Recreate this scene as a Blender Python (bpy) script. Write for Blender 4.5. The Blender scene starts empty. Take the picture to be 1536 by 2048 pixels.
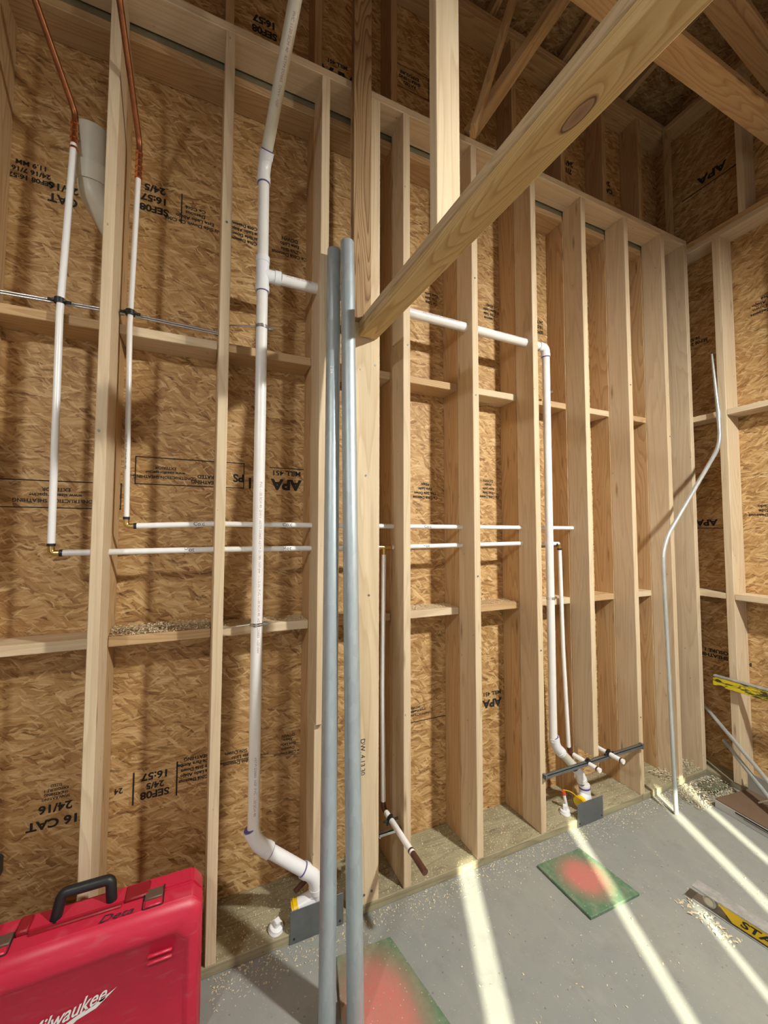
import bpy, bmesh, math, random
from mathutils import Vector, Matrix, Quaternion
PI = math.pi
random.seed(7)
SC = bpy.context.scene
COL = SC.collection

# ------------------------------------------------------------------ camera, world, lights
cam_d = bpy.data.cameras.new('camera')
cam = bpy.data.objects.new('camera', cam_d); COL.objects.link(cam)
F_PX = 809.0
cam_d.sensor_fit = 'VERTICAL'; cam_d.sensor_height = 32.0
cam_d.lens = 32.0 * F_PX / 2048.0
cam_d.clip_start = 0.02; cam_d.clip_end = 60
YAW, PITCH, ROLL = 0.417332, 0.0515945, 0.0016525
fw = Vector((math.sin(YAW)*math.cos(PITCH), math.cos(YAW)*math.cos(PITCH), math.sin(PITCH)))
rt = Vector((math.cos(YAW), -math.sin(YAW), 0)); up = rt.cross(fw)
r2 = math.cos(ROLL)*rt + math.sin(ROLL)*up; u2 = -math.sin(ROLL)*rt + math.cos(ROLL)*up
M = Matrix((r2, u2, -fw)).transposed().to_4x4(); M.translation = Vector((0, 0, 1.64))
cam.matrix_world = M
SC.camera = cam
SC.view_settings.view_transform = 'Standard'; SC.view_settings.look = 'None'
SC.view_settings.gamma = 1.0; SC.view_settings.use_curve_mapping = False
SC.view_settings.exposure = 0.48

world = bpy.data.worlds.new('world'); SC.world = world; world.use_nodes = True
bg = world.node_tree.nodes['Background']; bg.inputs[0].default_value = (0.75, 0.85, 1.0, 1); bg.inputs[1].default_value = 0.1

def lamp(kind, name, loc, energy, color, size=0.1, size_y=None, aim=None, spread=None):
    d = bpy.data.lights.new(name, kind); d.energy = energy; d.color = color
    o = bpy.data.objects.new(name, d); COL.objects.link(o); o.location = loc
    if kind == 'AREA':
        d.size = size
        if size_y: d.shape = 'RECTANGLE'; d.size_y = size_y
        if spread: d.spread = spread
    elif kind == 'SUN': d.angle = size
    else: d.shadow_soft_size = size
    if aim is not None:
        o.rotation_euler = (Vector(aim)-Vector(loc)).to_track_quat('-Z', 'Y').to_euler()
    return o
KEY = lamp('AREA', 'work_light_key', (2.0, -0.42, 3.17), 93, (1.0, 0.975, 0.88), 0.14, 0.14, aim=(1.75, 0.5, 0.0))
LEFT = lamp('AREA', 'work_light_left', (-1.25, -0.25, 2.95), 21, (1.0, 0.975, 0.89), 0.18, 0.18, aim=(-0.7, 0.8, 0.0))
FILL = lamp('AREA', 'added_soft_fill', (-0.6, -3.0, 1.3), 12, (0.90, 0.95, 1.0), 2.2, 2.2, aim=(0.8, 1.7, 1.6))  # unseen area light added as weak cool fill, not a real opening
SUN = lamp('SUN', 'sun', (-3, -8, 6), 12.5, (1.0, 0.95, 0.70), math.radians(0.35))
sd = Vector((0.431*math.cos(math.radians(27)), 0.902*math.cos(math.radians(27)), -math.sin(math.radians(27))))
SUN.rotation_euler = sd.to_track_quat('-Z', 'Y').to_euler()

# ------------------------------------------------------------------ materials
def ramp(nt, stops, interp='LINEAR'):
    r = nt.nodes.new('ShaderNodeValToRGB'); e = r.color_ramp.elements; r.color_ramp.interpolation = interp
    while len(e) < len(stops): e.new(0.5)
    for el, (p, c) in zip(e, stops): el.position = p; el.color = (*c, 1)
    return r
def new_mat(name, rough=0.6, metal=0.0, color=(0.8, 0.8, 0.8)):
    m = bpy.data.materials.new(name); m.use_nodes = True
    b = m.node_tree.nodes['Principled BSDF']
    b.inputs['Roughness'].default_value = rough; b.inputs['Metallic'].default_value = metal
    b.inputs['Base Color'].default_value = (*color, 1)
    return m, m.node_tree, b
def L(nt, a, b): nt.links.new(a, b)
def math_node(nt, op, a=None, b=None, c=None):
    n = nt.nodes.new('ShaderNodeMath'); n.operation = op
    for i, v in enumerate((a, b, c)):
        if v is None: continue
        if isinstance(v, (int, float)): n.inputs[i].default_value = v
        else: L(nt, v, n.inputs[i])
    return n.outputs[0]
def mapping(nt, src, scale=(1, 1, 1), rot=(0, 0, 0), loc=(0, 0, 0)):
    n = nt.nodes.new('ShaderNodeMapping'); L(nt, src, n.inputs[0])
    n.inputs['Scale'].default_value = scale; n.inputs['Rotation'].default_value = rot; n.inputs['Location'].default_value = loc
    return n.outputs[0]
def noise(nt, src, scale, detail=3, rough=0.55, dist=0.0):
    n = nt.nodes.new('ShaderNodeTexNoise'); L(nt, src, n.inputs['Vector'])
    n.inputs['Scale'].default_value = scale; n.inputs['Detail'].default_value = detail
    n.inputs['Roughness'].default_value = rough; n.inputs['Distortion'].default_value = dist
    return n
def voro(nt, src, scale, feature='F1', rnd=1.0):
    n = nt.nodes.new('ShaderNodeTexVoronoi'); n.feature = feature; L(nt, src, n.inputs['Vector'])
    n.inputs['Scale'].default_value = scale; n.inputs['Randomness'].default_value = rnd
    return n
def mix(nt, fac, a, b, mode='MIX'):
    n = nt.nodes.new('ShaderNodeMix'); n.data_type = 'RGBA'; n.blend_type = mode
    if isinstance(fac, (int, float)): n.inputs[0].default_value = fac
    else: L(nt, fac, n.inputs[0])
    for i, v in ((6, a), (7, b)):
        if isinstance(v, tuple): n.inputs[i].default_value = (*v, 1)
        else: L(nt, v, n.inputs[i])
    return n.outputs[2]
def vadd(nt, a, b):
    n = nt.nodes.new('ShaderNodeVectorMath'); n.operation = 'ADD'; L(nt, a, n.inputs[0]); L(nt, b, n.inputs[1]); return n.outputs[0]
def obj_coords(nt, rand=37.0):
    tc = nt.nodes.new('ShaderNodeTexCoord')
    if not rand: return tc.outputs['Object']
    oi = nt.nodes.new('ShaderNodeObjectInfo')
    c = nt.nodes.new('ShaderNodeCombineXYZ')
    for i, k in enumerate((1.0, 1.7, 2.3)): L(nt, math_node(nt, 'MULTIPLY', oi.outputs['Random'], rand*k), c.inputs[i])
    return vadd(nt, tc.outputs['Object'], c.outputs[0])
def bump(nt, b, h, strength=0.3, dist=0.002):
    n = nt.nodes.new('ShaderNodeBump'); n.inputs['Strength'].default_value = strength; n.inputs['Distance'].default_value = dist
    L(nt, h, n.inputs['Height']); L(nt, n.outputs[0], b.inputs['Normal'])

def wood(name, light, mid, dark, rings=16.0, contrast=0.5, knots=True, knot_scale=2.6, rough=0.72, big_knot=None, dirt=0.0):
    """Sawn lumber; the grain runs along the object's local Z."""
    m, nt, b = new_mat(name, rough)
    co = obj_coords(nt)
    tc = nt.nodes.new('ShaderNodeTexCoord')
    warp = noise(nt, mapping(nt, co, (4, 4, 1.2)), 1.0, 2)
    n1 = noise(nt, mapping(nt, co, (7, 7, 0.55)), 1.0, 2, 0.45, 0.3)
    val = n1.outputs['Fac']
    if big_knot:
        (kx, ky, kz), (sx, sy, sz) = big_knot
        d = nt.nodes.new('ShaderNodeVectorMath'); d.operation = 'LENGTH'
        L(nt, mapping(nt, tc.outputs['Object'], (1/sx, 1/sy, 1/sz), loc=(-kx/sx, -ky/sy, -kz/sz)), d.inputs[0])
        kd = math_node(nt, 'ADD', d.outputs['Value'], math_node(nt, 'MULTIPLY', noise(nt, mapping(nt, co, (30, 30, 12)), 1.0).outputs['Fac'], 0.35))
        val = math_node(nt, 'ADD', val, math_node(nt, 'DIVIDE', 0.25, math_node(nt, 'ADD', kd, 0.6)))
    ring = math_node(nt, 'FRACT', math_node(nt, 'MULTIPLY', val, rings))
    ringc = ramp(nt, [(0, (0, 0, 0)), (0.55, (0.25, 0.25, 0.25)), (0.88, (1, 1, 1)), (1.0, (0.1, 0.1, 0.1))]); L(nt, ring, ringc.inputs[0])
    fib = noise(nt, mapping(nt, co, (190, 190, 5)), 1.0, 3, 0.6)
    base = mix(nt, ramp_f(nt, warp.outputs['Fac'], 0.35, 0.7), light, mid)
    col = mix(nt, math_node(nt, 'MULTIPLY', ringc.outputs[0], contrast), base, dark)
    col = mix(nt, math_node(nt, 'MULTIPLY', ramp_f(nt, fib.outputs['Fac'], 0.45, 0.75), 0.28), col, dark)
    if knots:
        vo = voro(nt, mapping(nt, co, (5.5, 5.5, 1.0)), knot_scale)
        cut = nt.nodes.new('ShaderNodeSeparateColor'); L(nt, vo.outputs['Color'], cut.inputs[0])
        big = math_node(nt, 'GREATER_THAN', cut.outputs[0], 0.45)
        kf = ramp_f(nt, vo.outputs['Distance'], 0.16, 0.03)
        kf = math_node(nt, 'MULTIPLY', kf, big)
        halo = math_node(nt, 'MULTIPLY', ramp_f(nt, vo.outputs['Distance'], 0.36, 0.08), math_node(nt, 'MULTIPLY', big, 0.45))
        col = mix(nt, halo, col, mid)
        col = mix(nt, math_node(nt, 'MULTIPLY', kf, 0.75), col, (dark[0]*0.45, dark[1]*0.4, dark[2]*0.35))
        # small dents and fastener marks
        v2 = voro(nt, mapping(nt, co, (9, 9, 5)), 1.6)
        col = mix(nt, math_node(nt, 'MULTIPLY', ramp_f(nt, v2.outputs['Distance'], 0.055, 0.03), 0.6), col, (0.16, 0.10, 0.06))
    if big_knot:
        kr = ramp(nt, [(0.0, (0.10, 0.05, 0.03)), (0.30, (0.25, 0.14, 0.08)), (0.85, (0.36, 0.22, 0.13)), (0.95, (0.09, 0.045, 0.025)), (1.0, (0.30, 0.17, 0.07))])
        L(nt, kd, kr.inputs[0])
        col = mix(nt, ramp_f(nt, kd, 1.12, 1.0), col, kr.outputs[0])
    if dirt:
        dn = noise(nt, mapping(nt, co, (3, 3, 3)), 1.6, 5, 0.65)
        col = mix(nt, math_node(nt, 'MULTIPLY', ramp_f(nt, dn.outputs['Fac'], 0.45, 0.75), dirt), col, (0.16, 0.13, 0.09))
    L(nt, col, b.inputs['Base Color'])
    bump(nt, b, fib.outputs['Fac'], 0.25, 0.0012)
    return m
def ramp_f(nt, fac, lo, hi):
    n = nt.nodes.new('ShaderNodeMapRange'); n.clamp = True
    L(nt, fac, n.inputs[0]); n.inputs[1].default_value = lo; n.inputs[2].default_value = hi
    n.inputs[3].default_value = 0; n.inputs[4].default_value = 1
    return n.outputs[0]

def osb(name, axes, tone=1.0, seams=()):
    """Oriented strand board. axes = indices of the two in-plane object axes (long, other)."""
    m, nt, b = new_mat(name, 0.62)
    tc = nt.nodes.new('ShaderNodeTexCoord'); sp = nt.nodes.new('ShaderNodeSeparateXYZ'); L(nt, tc.outputs['Object'], sp.inputs[0])
    cb = nt.nodes.new('ShaderNodeCombineXYZ'); L(nt, sp.outputs[axes[0]], cb.inputs[0]); L(nt, sp.outputs[axes[1]], cb.inputs[1])
    p = cb.outputs[0]
    wn = noise(nt, p, 9.0, 4, 0.7)
    sc = nt.nodes.new('ShaderNodeVectorMath'); sc.operation = 'SCALE'; L(nt, wn.outputs['Color'], sc.inputs[0]); sc.inputs['Scale'].default_value = 0.034
    q = vadd(nt, p, sc.outputs[0])
    layers = []
    for k, (ang, sx, sy) in enumerate(((0.10, 10, 62), (0.40, 12, 70), (-0.30, 11, 62), (0.22, 8, 46), (-0.12, 10, 56), (0.75, 15, 60))):
        v = voro(nt, mapping(nt, mapping(nt, q, rot=(0, 0, ang), loc=(k*3.1, k*1.7, 0)), (sx, sy, 1)), 1.0)
        s = nt.nodes.new('ShaderNodeSeparateColor'); L(nt, v.outputs['Color'], s.inputs[0])
        g = noise(nt, mapping(nt, mapping(nt, q, rot=(0, 0, ang)), (8, 110, 1)), 1.0, 4, 0.7, 0.6)
        shade = math_node(nt, 'ADD', math_node(nt, 'MULTIPLY', s.outputs[0], 0.42), math_node(nt, 'MULTIPLY', g.outputs['Fac'], 1.05))
        edge = ramp_f(nt, v.outputs['Distance'], 0.45, 0.85)
        shade = math_node(nt, 'SUBTRACT', shade, math_node(nt, 'ADD', math_node(nt, 'MULTIPLY', edge, 0.13), 0.17))
        layers.append((shade, s.outputs[1]))
    val = layers[0][0]
    for i in range(1, len(layers)):
        pick = ramp_f(nt, layers[i][1], 0.62, 0.68)
        mx = nt.nodes.new('ShaderNodeMix'); mx.data_type = 'FLOAT'
        L(nt, pick, mx.inputs[0]); L(nt, val, mx.inputs[2]); L(nt, layers[i][0], mx.inputs[3]); val = mx.outputs[0]
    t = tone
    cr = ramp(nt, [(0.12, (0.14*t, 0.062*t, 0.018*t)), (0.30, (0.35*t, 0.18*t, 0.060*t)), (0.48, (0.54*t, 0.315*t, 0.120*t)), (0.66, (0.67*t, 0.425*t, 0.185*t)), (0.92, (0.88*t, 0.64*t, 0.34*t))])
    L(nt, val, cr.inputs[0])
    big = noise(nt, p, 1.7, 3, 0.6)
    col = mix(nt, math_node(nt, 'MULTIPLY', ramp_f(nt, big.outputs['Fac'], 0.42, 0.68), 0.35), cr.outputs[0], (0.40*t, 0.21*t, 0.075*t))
    # thin pale strands lying in all directions
    for k, (ang, sx, sy, w) in enumerate(((0.25, 13, 85, 0.30), (-0.6, 16, 90, 0.26), (1.0, 17, 95, 0.24), (-0.1, 10, 75, 0.30))):
        v = voro(nt, mapping(nt, mapping(nt, q, rot=(0, 0, ang), loc=(k*5.3+1, k*2.9, 0)), (sx, sy, 1)), 1.0)
        sc2 = nt.nodes.new('ShaderNodeSeparateColor'); L(nt, v.outputs['Color'], sc2.inputs[0])
        f = math_node(nt, 'MULTIPLY', ramp_f(nt, v.outputs['Distance'], w+0.10, w), math_node(nt, 'GREATER_THAN', sc2.outputs[0], 0.60))
        col = mix(nt, math_node(nt, 'MULTIPLY', f, math_node(nt, 'MULTIPLY', sc2.outputs[1], 0.75)), col, (0.86*t, 0.64*t, 0.34*t))
    # scattered dark slivers
    dv = voro(nt, mapping(nt, mapping(nt, q, rot=(0, 0, 0.3)), (4, 22, 1)), 1.0)
    col = mix(nt, math_node(nt, 'MULTIPLY', ramp_f(nt, dv.outputs['Distance'], 0.15, 0.07), 0.6), col, (0.13*t, 0.055*t, 0.02*t))
    for sz in seams:
        dz = math_node(nt, 'ABSOLUTE', math_node(nt, 'SUBTRACT', sp.outputs[2], sz))
        col = mix(nt, ramp_f(nt, dz, 0.0035, 0.0015), col, (0.05, 0.03, 0.015))
    L(nt, col, b.inputs['Base Color'])
    bump(nt, b, val, 0.35, 0.002)
    return m

MAT = {}
MAT['spruce'] = wood('spruce_lumber', (0.73, 0.60, 0.42), (0.65, 0.51, 0.34), (0.44, 0.30, 0.17), 13, 0.34)
MAT['spruce_clear'] = wood('clear_spruce', (0.78, 0.65, 0.46), (0.71, 0.57, 0.38), (0.50, 0.35, 0.19), 14, 0.42, knot_scale=1.8)
MAT['pine'] = wood('yellow_pine', (0.60, 0.42, 0.23), (0.52, 0.34, 0.17), (0.34, 0.18, 0.07), 22, 0.55)
MAT['beam'] = wood('beam_pine', (0.68, 0.50, 0.25), (0.58, 0.39, 0.15), (0.36, 0.20, 0.06), 24, 0.62, knots=False,
                   big_knot=((0.002, -0.019, 0.035), (0.019, 0.05, 0.052)))
MAT['beam_top'] = wood('weathered_pine', (0.62, 0.47, 0.30), (0.54, 0.40, 0.24), (0.36, 0.25, 0.13), 30, 0.55, knots=False)
MAT['rough'] = wood('rough_bark_pine', (0.50, 0.34, 0.18), (0.40, 0.25, 0.12), (0.15, 0.07, 0.03), 30, 0.85, knots=True, knot_scale=1.5)
MAT['treated'] = wood('treated_plate', (0.42, 0.39, 0.25), (0.35, 0.31, 0.20), (0.20, 0.17, 0.10), 18, 0.55, dirt=0.45)
MAT['dark_plate'] = wood('dark_treated_plate', (0.24, 0.22, 0.14), (0.20, 0.18, 0.11), (0.12, 0.11, 0.07), 18, 0.4)
MAT['osb_back'] = osb('osb_sheathing', (0, 2), 0.90, seams=(1.224,))
MAT['osb_side'] = osb('osb_side_sheathing', (1, 2), 0.85, seams=(1.224,))
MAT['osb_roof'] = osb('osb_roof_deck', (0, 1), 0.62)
def plain(key, name, color, rough=0.5, metal=0.0, var=0.0, vscale=8.0, coat=0.0):
    m, nt, b = new_mat(name, rough, metal, color)
    if var:
        n = noise(nt, obj_coords(nt, 11.0), vscale, 4, 0.6)
        c2 = tuple(c*(1-var) for c in color)
        L(nt, mix(nt, ramp_f(nt, n.outputs['Fac'], 0.35, 0.7), color, c2), b.inputs['Base Color'])
    if coat: b.inputs['Coat Weight'].default_value = coat
    MAT[key] = m; return m
plain('pvc', 'white_pvc', (0.87, 0.86, 0.85), 0.30, var=0.08)
plain('pvc_old', 'cream_pvc', (0.70, 0.68, 0.58), 0.38, var=0.12)
plain('fitting', 'white_fitting', (0.85, 0.87, 0.91), 0.28)
plain('primer', 'purple_primer', (0.12, 0.09, 0.30), 0.4)
plain('pex', 'white_pex', (0.90, 0.90, 0.91), 0.28)
plain('copper', 'old_copper', (0.36, 0.13, 0.055), 0.42, 0.75, var=0.4, vscale=30)
plain('copper_bright', 'bright_copper', (0.85, 0.40, 0.22), 0.25, 1.0, var=0.2, vscale=60)
plain('copper_dark', 'dark_copper', (0.16, 0.07, 0.045), 0.5, 0.5, var=0.35, vscale=50)
plain('brass', 'brass', (0.65, 0.46, 0.18), 0.3, 1.0)
plain('black', 'black_plastic', (0.014, 0.015, 0.017), 0.45)
plain('steel', 'bright_steel', (0.62, 0.63, 0.63), 0.28, 1.0, var=0.2, vscale=40)
plain('plate_steel', 'nail_plate_steel', (0.20, 0.22, 0.235), 0.50, 0.55, var=0.2, vscale=14)
plain('yellow', 'yellow_plastic', (0.85, 0.58, 0.01), 0.3)
plain('orange_red', 'orange_red_plastic', (0.75, 0.10, 0.03), 0.4)
plain('black_ink', 'stamp_ink', (0.022, 0.018, 0.014), 0.8)
plain('pen_ink', 'marker_ink', (0.03, 0.03, 0.045), 0.6)
plain('pipe_ink', 'pipe_print', (0.40, 0.20, 0.30), 0.6)
plain('white_print', 'white_print', (0.85, 0.85, 0.85), 0.4)
plain('cardboard', 'brown_cardboard', (0.17, 0.11, 0.07), 0.85, var=0.15)
plain('white_card', 'white_cardboard', (0.46, 0.46, 0.45), 0.8, var=0.1)
plain('grey_card', 'grey_cardboard', (0.34, 0.33, 0.31), 0.85, var=0.15)
plain('level_grey', 'level_aluminium', (0.55, 0.56, 0.57), 0.55, 0.5, var=0.35, vscale=35)
plain('shaving', 'pale_shavings', (0.76, 0.67, 0.48), 0.8, var=0.35, vscale=90)
plain('sawdust', 'sawdust', (0.58, 0.46, 0.30), 0.95, var=0.35, vscale=120)
plain('red_dark', 'dark_red_plastic', (0.33, 0.010, 0.022), 0.5, var=0.3)
plain('latch_brown', 'brown_latch', (0.13, 0.075, 0.055), 0.5)
plain('rubble', 'grey_green_offcut', (0.16, 0.17, 0.115), 0.9, var=0.3)
plain('lid_grey', 'dark_grey_label', (0.02, 0.02, 0.02), 0.6)

def galvanized(key, c1, c2, rough):
    m, nt, b = new_mat(key, rough, 0.6)
    co = obj_coords(nt, 13.0)
    v = voro(nt, mapping(nt, co, (60, 60, 22)), 1.0); s = nt.nodes.new('ShaderNodeSeparateColor'); L(nt, v.outputs['Color'], s.inputs[0])
    n = noise(nt, mapping(nt, co, (14, 14, 1.5)), 1.0, 4)
    f = math_node(nt, 'ADD', math_node(nt, 'MULTIPLY', s.outputs[0], 0.35), math_node(nt, 'MULTIPLY', n.outputs['Fac'], 0.65))
    L(nt, mix(nt, f, c1, c2), b.inputs['Base Color']); MAT[key] = m
galvanized('galv', (0.40, 0.47, 0.51), (0.57, 0.66, 0.72), 0.50)
galvanized('emt', (0.55, 0.60, 0.63), (0.74, 0.80, 0.83), 0.33)

def red_case():
    m, nt, b = new_mat('red_case_plastic', 0.40)
    co = obj_coords(nt, 0)
    n = noise(nt, co, 9.0, 5, 0.65); n2 = noise(nt, mapping(nt, co, (12, 12, 60)), 1.0, 3)
    col = mix(nt, math_node(nt, 'MULTIPLY', ramp_f(nt, n.outputs['Fac'], 0.45, 0.75), 0.35), (0.60, 0.020, 0.060), (0.42, 0.025, 0.055))
    col = mix(nt, math_node(nt, 'MULTIPLY', ramp_f(nt, n2.outputs['Fac'], 0.58, 0.75), 0.22), col, (0.62, 0.22, 0.24))
    L(nt, col, b.inputs['Base Color']); bump(nt, b, noise(nt, co, 500.0, 2).outputs['Fac'], 0.15, 0.0006)
    MAT['red'] = m
red_case()
def concrete():
    m, nt, b = new_mat('concrete_slab', 0.85)
    co = obj_coords(nt, 0)
    n = noise(nt, co, 1.6, 6, 0.65); n2 = noise(nt, co, 9.0, 6, 0.7); n3 = noise(nt, mapping(nt, co, (5, 1.5, 1), rot=(0, 0, 0.5)), 3.0, 5, 0.7, 0.8)
    col = mix(nt, ramp_f(nt, n.outputs['Fac'], 0.35, 0.65), (0.295, 0.305, 0.28), (0.245, 0.262, 0.257))
    col = mix(nt, math_node(nt, 'MULTIPLY', ramp_f(nt, n3.outputs['Fac'], 0.5, 0.75), 0.35), col, (0.36, 0.36, 0.345))
    col = mix(nt, math_node(nt, 'MULTIPLY', ramp_f(nt, n2.outputs['Fac'], 0.52, 0.72), 0.30), col, (0.17, 0.165, 0.15))
    v = voro(nt, co, 22.0); col = mix(nt, math_node(nt, 'MULTIPLY', ramp_f(nt, v.outputs['Distance'], 0.10, 0.05), 0.5), col, (0.10, 0.095, 0.085))
    v = voro(nt, mapping(nt, co, loc=(3.3, 1.1, 0)), 60.0); col = mix(nt, math_node(nt, 'MULTIPLY', ramp_f(nt, v.outputs['Distance'], 0.12, 0.07), 0.45), col, (0.60, 0.55, 0.42))
    L(nt, col, b.inputs['Base Color']); bump(nt, b, n2.outputs['Fac'], 0.25, 0.002)
    MAT['concrete'] = m
concrete()
def spray_plate(key, centre, sx, sy, rot):
    m, nt, b = new_mat(key, 0.55)
    co = obj_coords(nt, 0)
    d = nt.nodes.new('ShaderNodeVectorMath'); d.operation = 'LENGTH'
    L(nt, mapping(nt, co, (1/sx, 1/sy, 0), loc=(-centre[0]/sx, -centre[1]/sy, 0)), d.inputs[0])
    n = noise(nt, co, 28, 5, 0.7); nn = noise(nt, co, 130, 3, 0.7)
    dd = math_node(nt, 'ADD', d.outputs['Value'], math_node(nt, 'MULTIPLY', math_node(nt, 'SUBTRACT', n.outputs['Fac'], 0.5), 0.5))
    green = mix(nt, ramp_f(nt, n.outputs['Fac'], 0.4, 0.7), (0.085, 0.19, 0.11), (0.22, 0.27, 0.19))
    col = mix(nt, math_node(nt, 'MULTIPLY', ramp_f(nt, dd, 1.45, 0.75), ramp_f(nt, nn.outputs['Fac'], 0.28, 0.42)), green, (0.36, 0.20, 0.15))
    col = mix(nt, ramp_f(nt, dd, 1.0, 0.55), col, mix(nt, ramp_f(nt, nn.outputs['Fac'], 0.35, 0.65), (0.60, 0.16, 0.14), (0.46, 0.22, 0.18)))
    v = voro(nt, co, 55.0); col = mix(nt, math_node(nt, 'MULTIPLY', ramp_f(nt, v.outputs['Distance'], 0.14, 0.08), 0.6), col, (0.70, 0.62, 0.48))
    L(nt, col, b.inputs['Base Color']); MAT[key] = m
spray_plate('spray_far', (0.0, 0.02), 0.095, 0.105, 0)
spray_plate('spray_near', (-0.035, -0.03), 0.13, 0.20, 0)
def level_yellow():
    m, nt, b = new_mat('scuffed_yellow_paint', 0.5)
    co = obj_coords(nt, 0)
    n = noise(nt, mapping(nt, co, (40, 14, 50), rot=(0.3, 0, 0)), 1.0, 4, 0.65, 0.5)
    L(nt, mix(nt, ramp_f(nt, n.outputs['Fac'], 0.44, 0.54), (0.72, 0.58, 0.03), (0.05, 0.05, 0.02)), b.inputs['Base Color']); MAT['scuffed_yellow'] = m
level_yellow()

# ------------------------------------------------------------------ geometry helpers
def tag(o, label=None, cat=None, group=None, kind=None):
    if label: o['label'] = label
    if cat: o['category'] = cat
    if group: o['group'] = group
    if kind: o['kind'] = kind
    return o
def obj(name, bm, m, parent=None, smooth=False, loc=None, auto=None):
    me = bpy.data.meshes.new(name); bm.normal_update(); bm.to_mesh(me); bm.free()
    if isinstance(m, str): m = MAT[m]
    if isinstance(m, (list, tuple)):
        for k in m: me.materials.append(MAT[k])
    else: me.materials.append(m)
    o = bpy.data.objects.new(name, me); COL.objects.link(o)
    if smooth:
        for p in me.polygons: p.use_smooth = True
        me.set_sharp_from_angle(angle=math.radians(40))
    if parent is not None: o.parent = parent
    if loc is not None: o.location = loc
    return o
def thing(name, label, cat, loc=(0, 0, 0), rot=(0, 0, 0), group=None):
    o = bpy.data.objects.new(name, None); COL.objects.link(o); o.empty_display_size = 0.05
    o.location = loc; o.rotation_euler = rot
    return tag(o, label, cat, group)
def add_box(bm, lo, hi, bev=0.0, mi=0):
    lo = Vector(lo); hi = Vector(hi)
    r = bmesh.ops.create_cube(bm, size=1.0)
    c = (lo+hi)/2; s = hi-lo
    for v in r['verts']: v.co = Vector((v.co.x*s.x, v.co.y*s.y, v.co.z*s.z)) + c
    fs = set(f for v in r['verts'] for f in v.link_faces)
    for f in fs: f.material_index = mi
    if bev:
        es = list(set(e for v in r['verts'] for e in v.link_edges))
        bmesh.ops.bevel(bm, geom=es, offset=bev, segments=1, affect='EDGES', profile=0.5)
def board(name, lo, hi, mat, axis='z', parent=None, bev=0.0022):
    """A stick of lumber between two corners; local Z follows its length so the grain does too."""
    lo = Vector(lo); hi = Vector(hi); c = (lo+hi)/2; s = hi-lo
    bm = bmesh.new()
    if axis == 'z': d = (s.x, s.y, s.z); rot = (0, 0, 0)
    elif axis == 'x': d = (s.z, s.y, s.x); rot = (0, PI/2, 0)
    else: d = (s.x, s.z, s.y); rot = (-PI/2, 0, 0)
    add_box(bm, (-d[0]/2, -d[1]/2, -d[2]/2), (d[0]/2, d[1]/2, d[2]/2), bev)
    o = obj(name, bm, mat, parent); o.location = c; o.rotation_euler = rot
    return o
def stick(name, a, b, w, h, mat, roll=0.0, parent=None):
    """Sloping lumber from a to b."""
    a = Vector(a); b = Vector(b); bm = bmesh.new(); ln = (b-a).length
    add_box(bm, (-w/2, -h/2, -ln/2), (w/2, h/2, ln/2), 0.002)
    o = obj(name, bm, mat, parent); o.location = (a+b)/2
    q = (b-a).to_track_quat('Z', 'Y'); q = q @ Quaternion((0, 0, 1), roll); o.rotation_mode = 'QUATERNION'; o.rotation_quaternion = q
    return o
def smooth_path(pts, rad, seg=7):
    pts = [Vector(p) for p in pts]; out = [pts[0]]
    for i in range(1, len(pts)-1):
        a, p, b = pts[i-1], pts[i], pts[i+1]
        d1 = (a-p).normalized(); d2 = (b-p).normalized()
        r = rad[i-1] if isinstance(rad, (list, tuple)) else rad
        t = min(r, (a-p).length*0.49, (b-p).length*0.49)
        s, e = p+d1*t, p+d2*t
        for k in range(seg+1):
            u = k/seg; out.append((1-u)**2*s + 2*u*(1-u)*p + u*u*e)
    out.append(pts[-1]); return out
def add_tube(bm, path, r, n=20, cap=True, r_end=None, inner=None, mi=0):
    path = [Vector(p) for p in path]; N = len(path)
    tang = []
    for i in range(N):
        a = path[max(i-1, 0)]; b = path[min(i+1, N-1)]; tang.append((b-a).normalized())
    ref = Vector((0, 0, 1)) if abs(tang[0].z) < 0.9 else Vector((1, 0, 0))
    u = tang[0].cross(ref).normalized(); rings = []
    for i in range(N):
        if i: u = (u - tang[i]*u.dot(tang[i])).normalized()
        v = tang[i].cross(u)
        rr = r if r_end is None else r + (r_end-r)*i/(N-1)
        rings.append([bm.verts.new(path[i] + (u*math.cos(2*PI*k/n) + v*math.sin(2*PI*k/n))*rr) for k in range(n)])
    for i in range(N-1):
        for k in range(n):
            f = bm.faces.new((rings[i][k], rings[i][(k+1) % n], rings[i+1][(k+1) % n], rings[i+1][k])); f.material_index = mi
    if cap:
        for ring, s in ((rings[0], -1), (rings[-1], 1)):
            f = bm.faces.new(ring if s == 1 else ring[::-1]); f.material_index = mi
    return rings
def tube(name, pts, r, mat, parent=None, rad=0.0, n=20, cap=True, r_end=None):
    bm = bmesh.new()
    add_tube(bm, smooth_path(pts, rad) if rad else pts, r, n, cap, r_end)
    return obj(name, bm, mat, parent, smooth=True)
def hollow(name, pts, r, wall, mat, parent=None, rad=0.0, n=28):
    """A pipe with visible open ends."""
    p = smooth_path(pts, rad) if rad else [Vector(q) for q in pts]
    bm = bmesh.new(); a = add_tube(bm, p, r, n, False); b = add_tube(bm, p, r-wall, n, False)
    for e in (0, -1):
        for k in range(n):
            bm.faces.new((a[e][k], a[e][(k+1) % n], b[e][(k+1) % n], b[e][k]))
    bmesh.ops.recalc_face_normals(bm, faces=bm.faces)
    return obj(name, bm, mat, parent, smooth=True)
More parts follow.
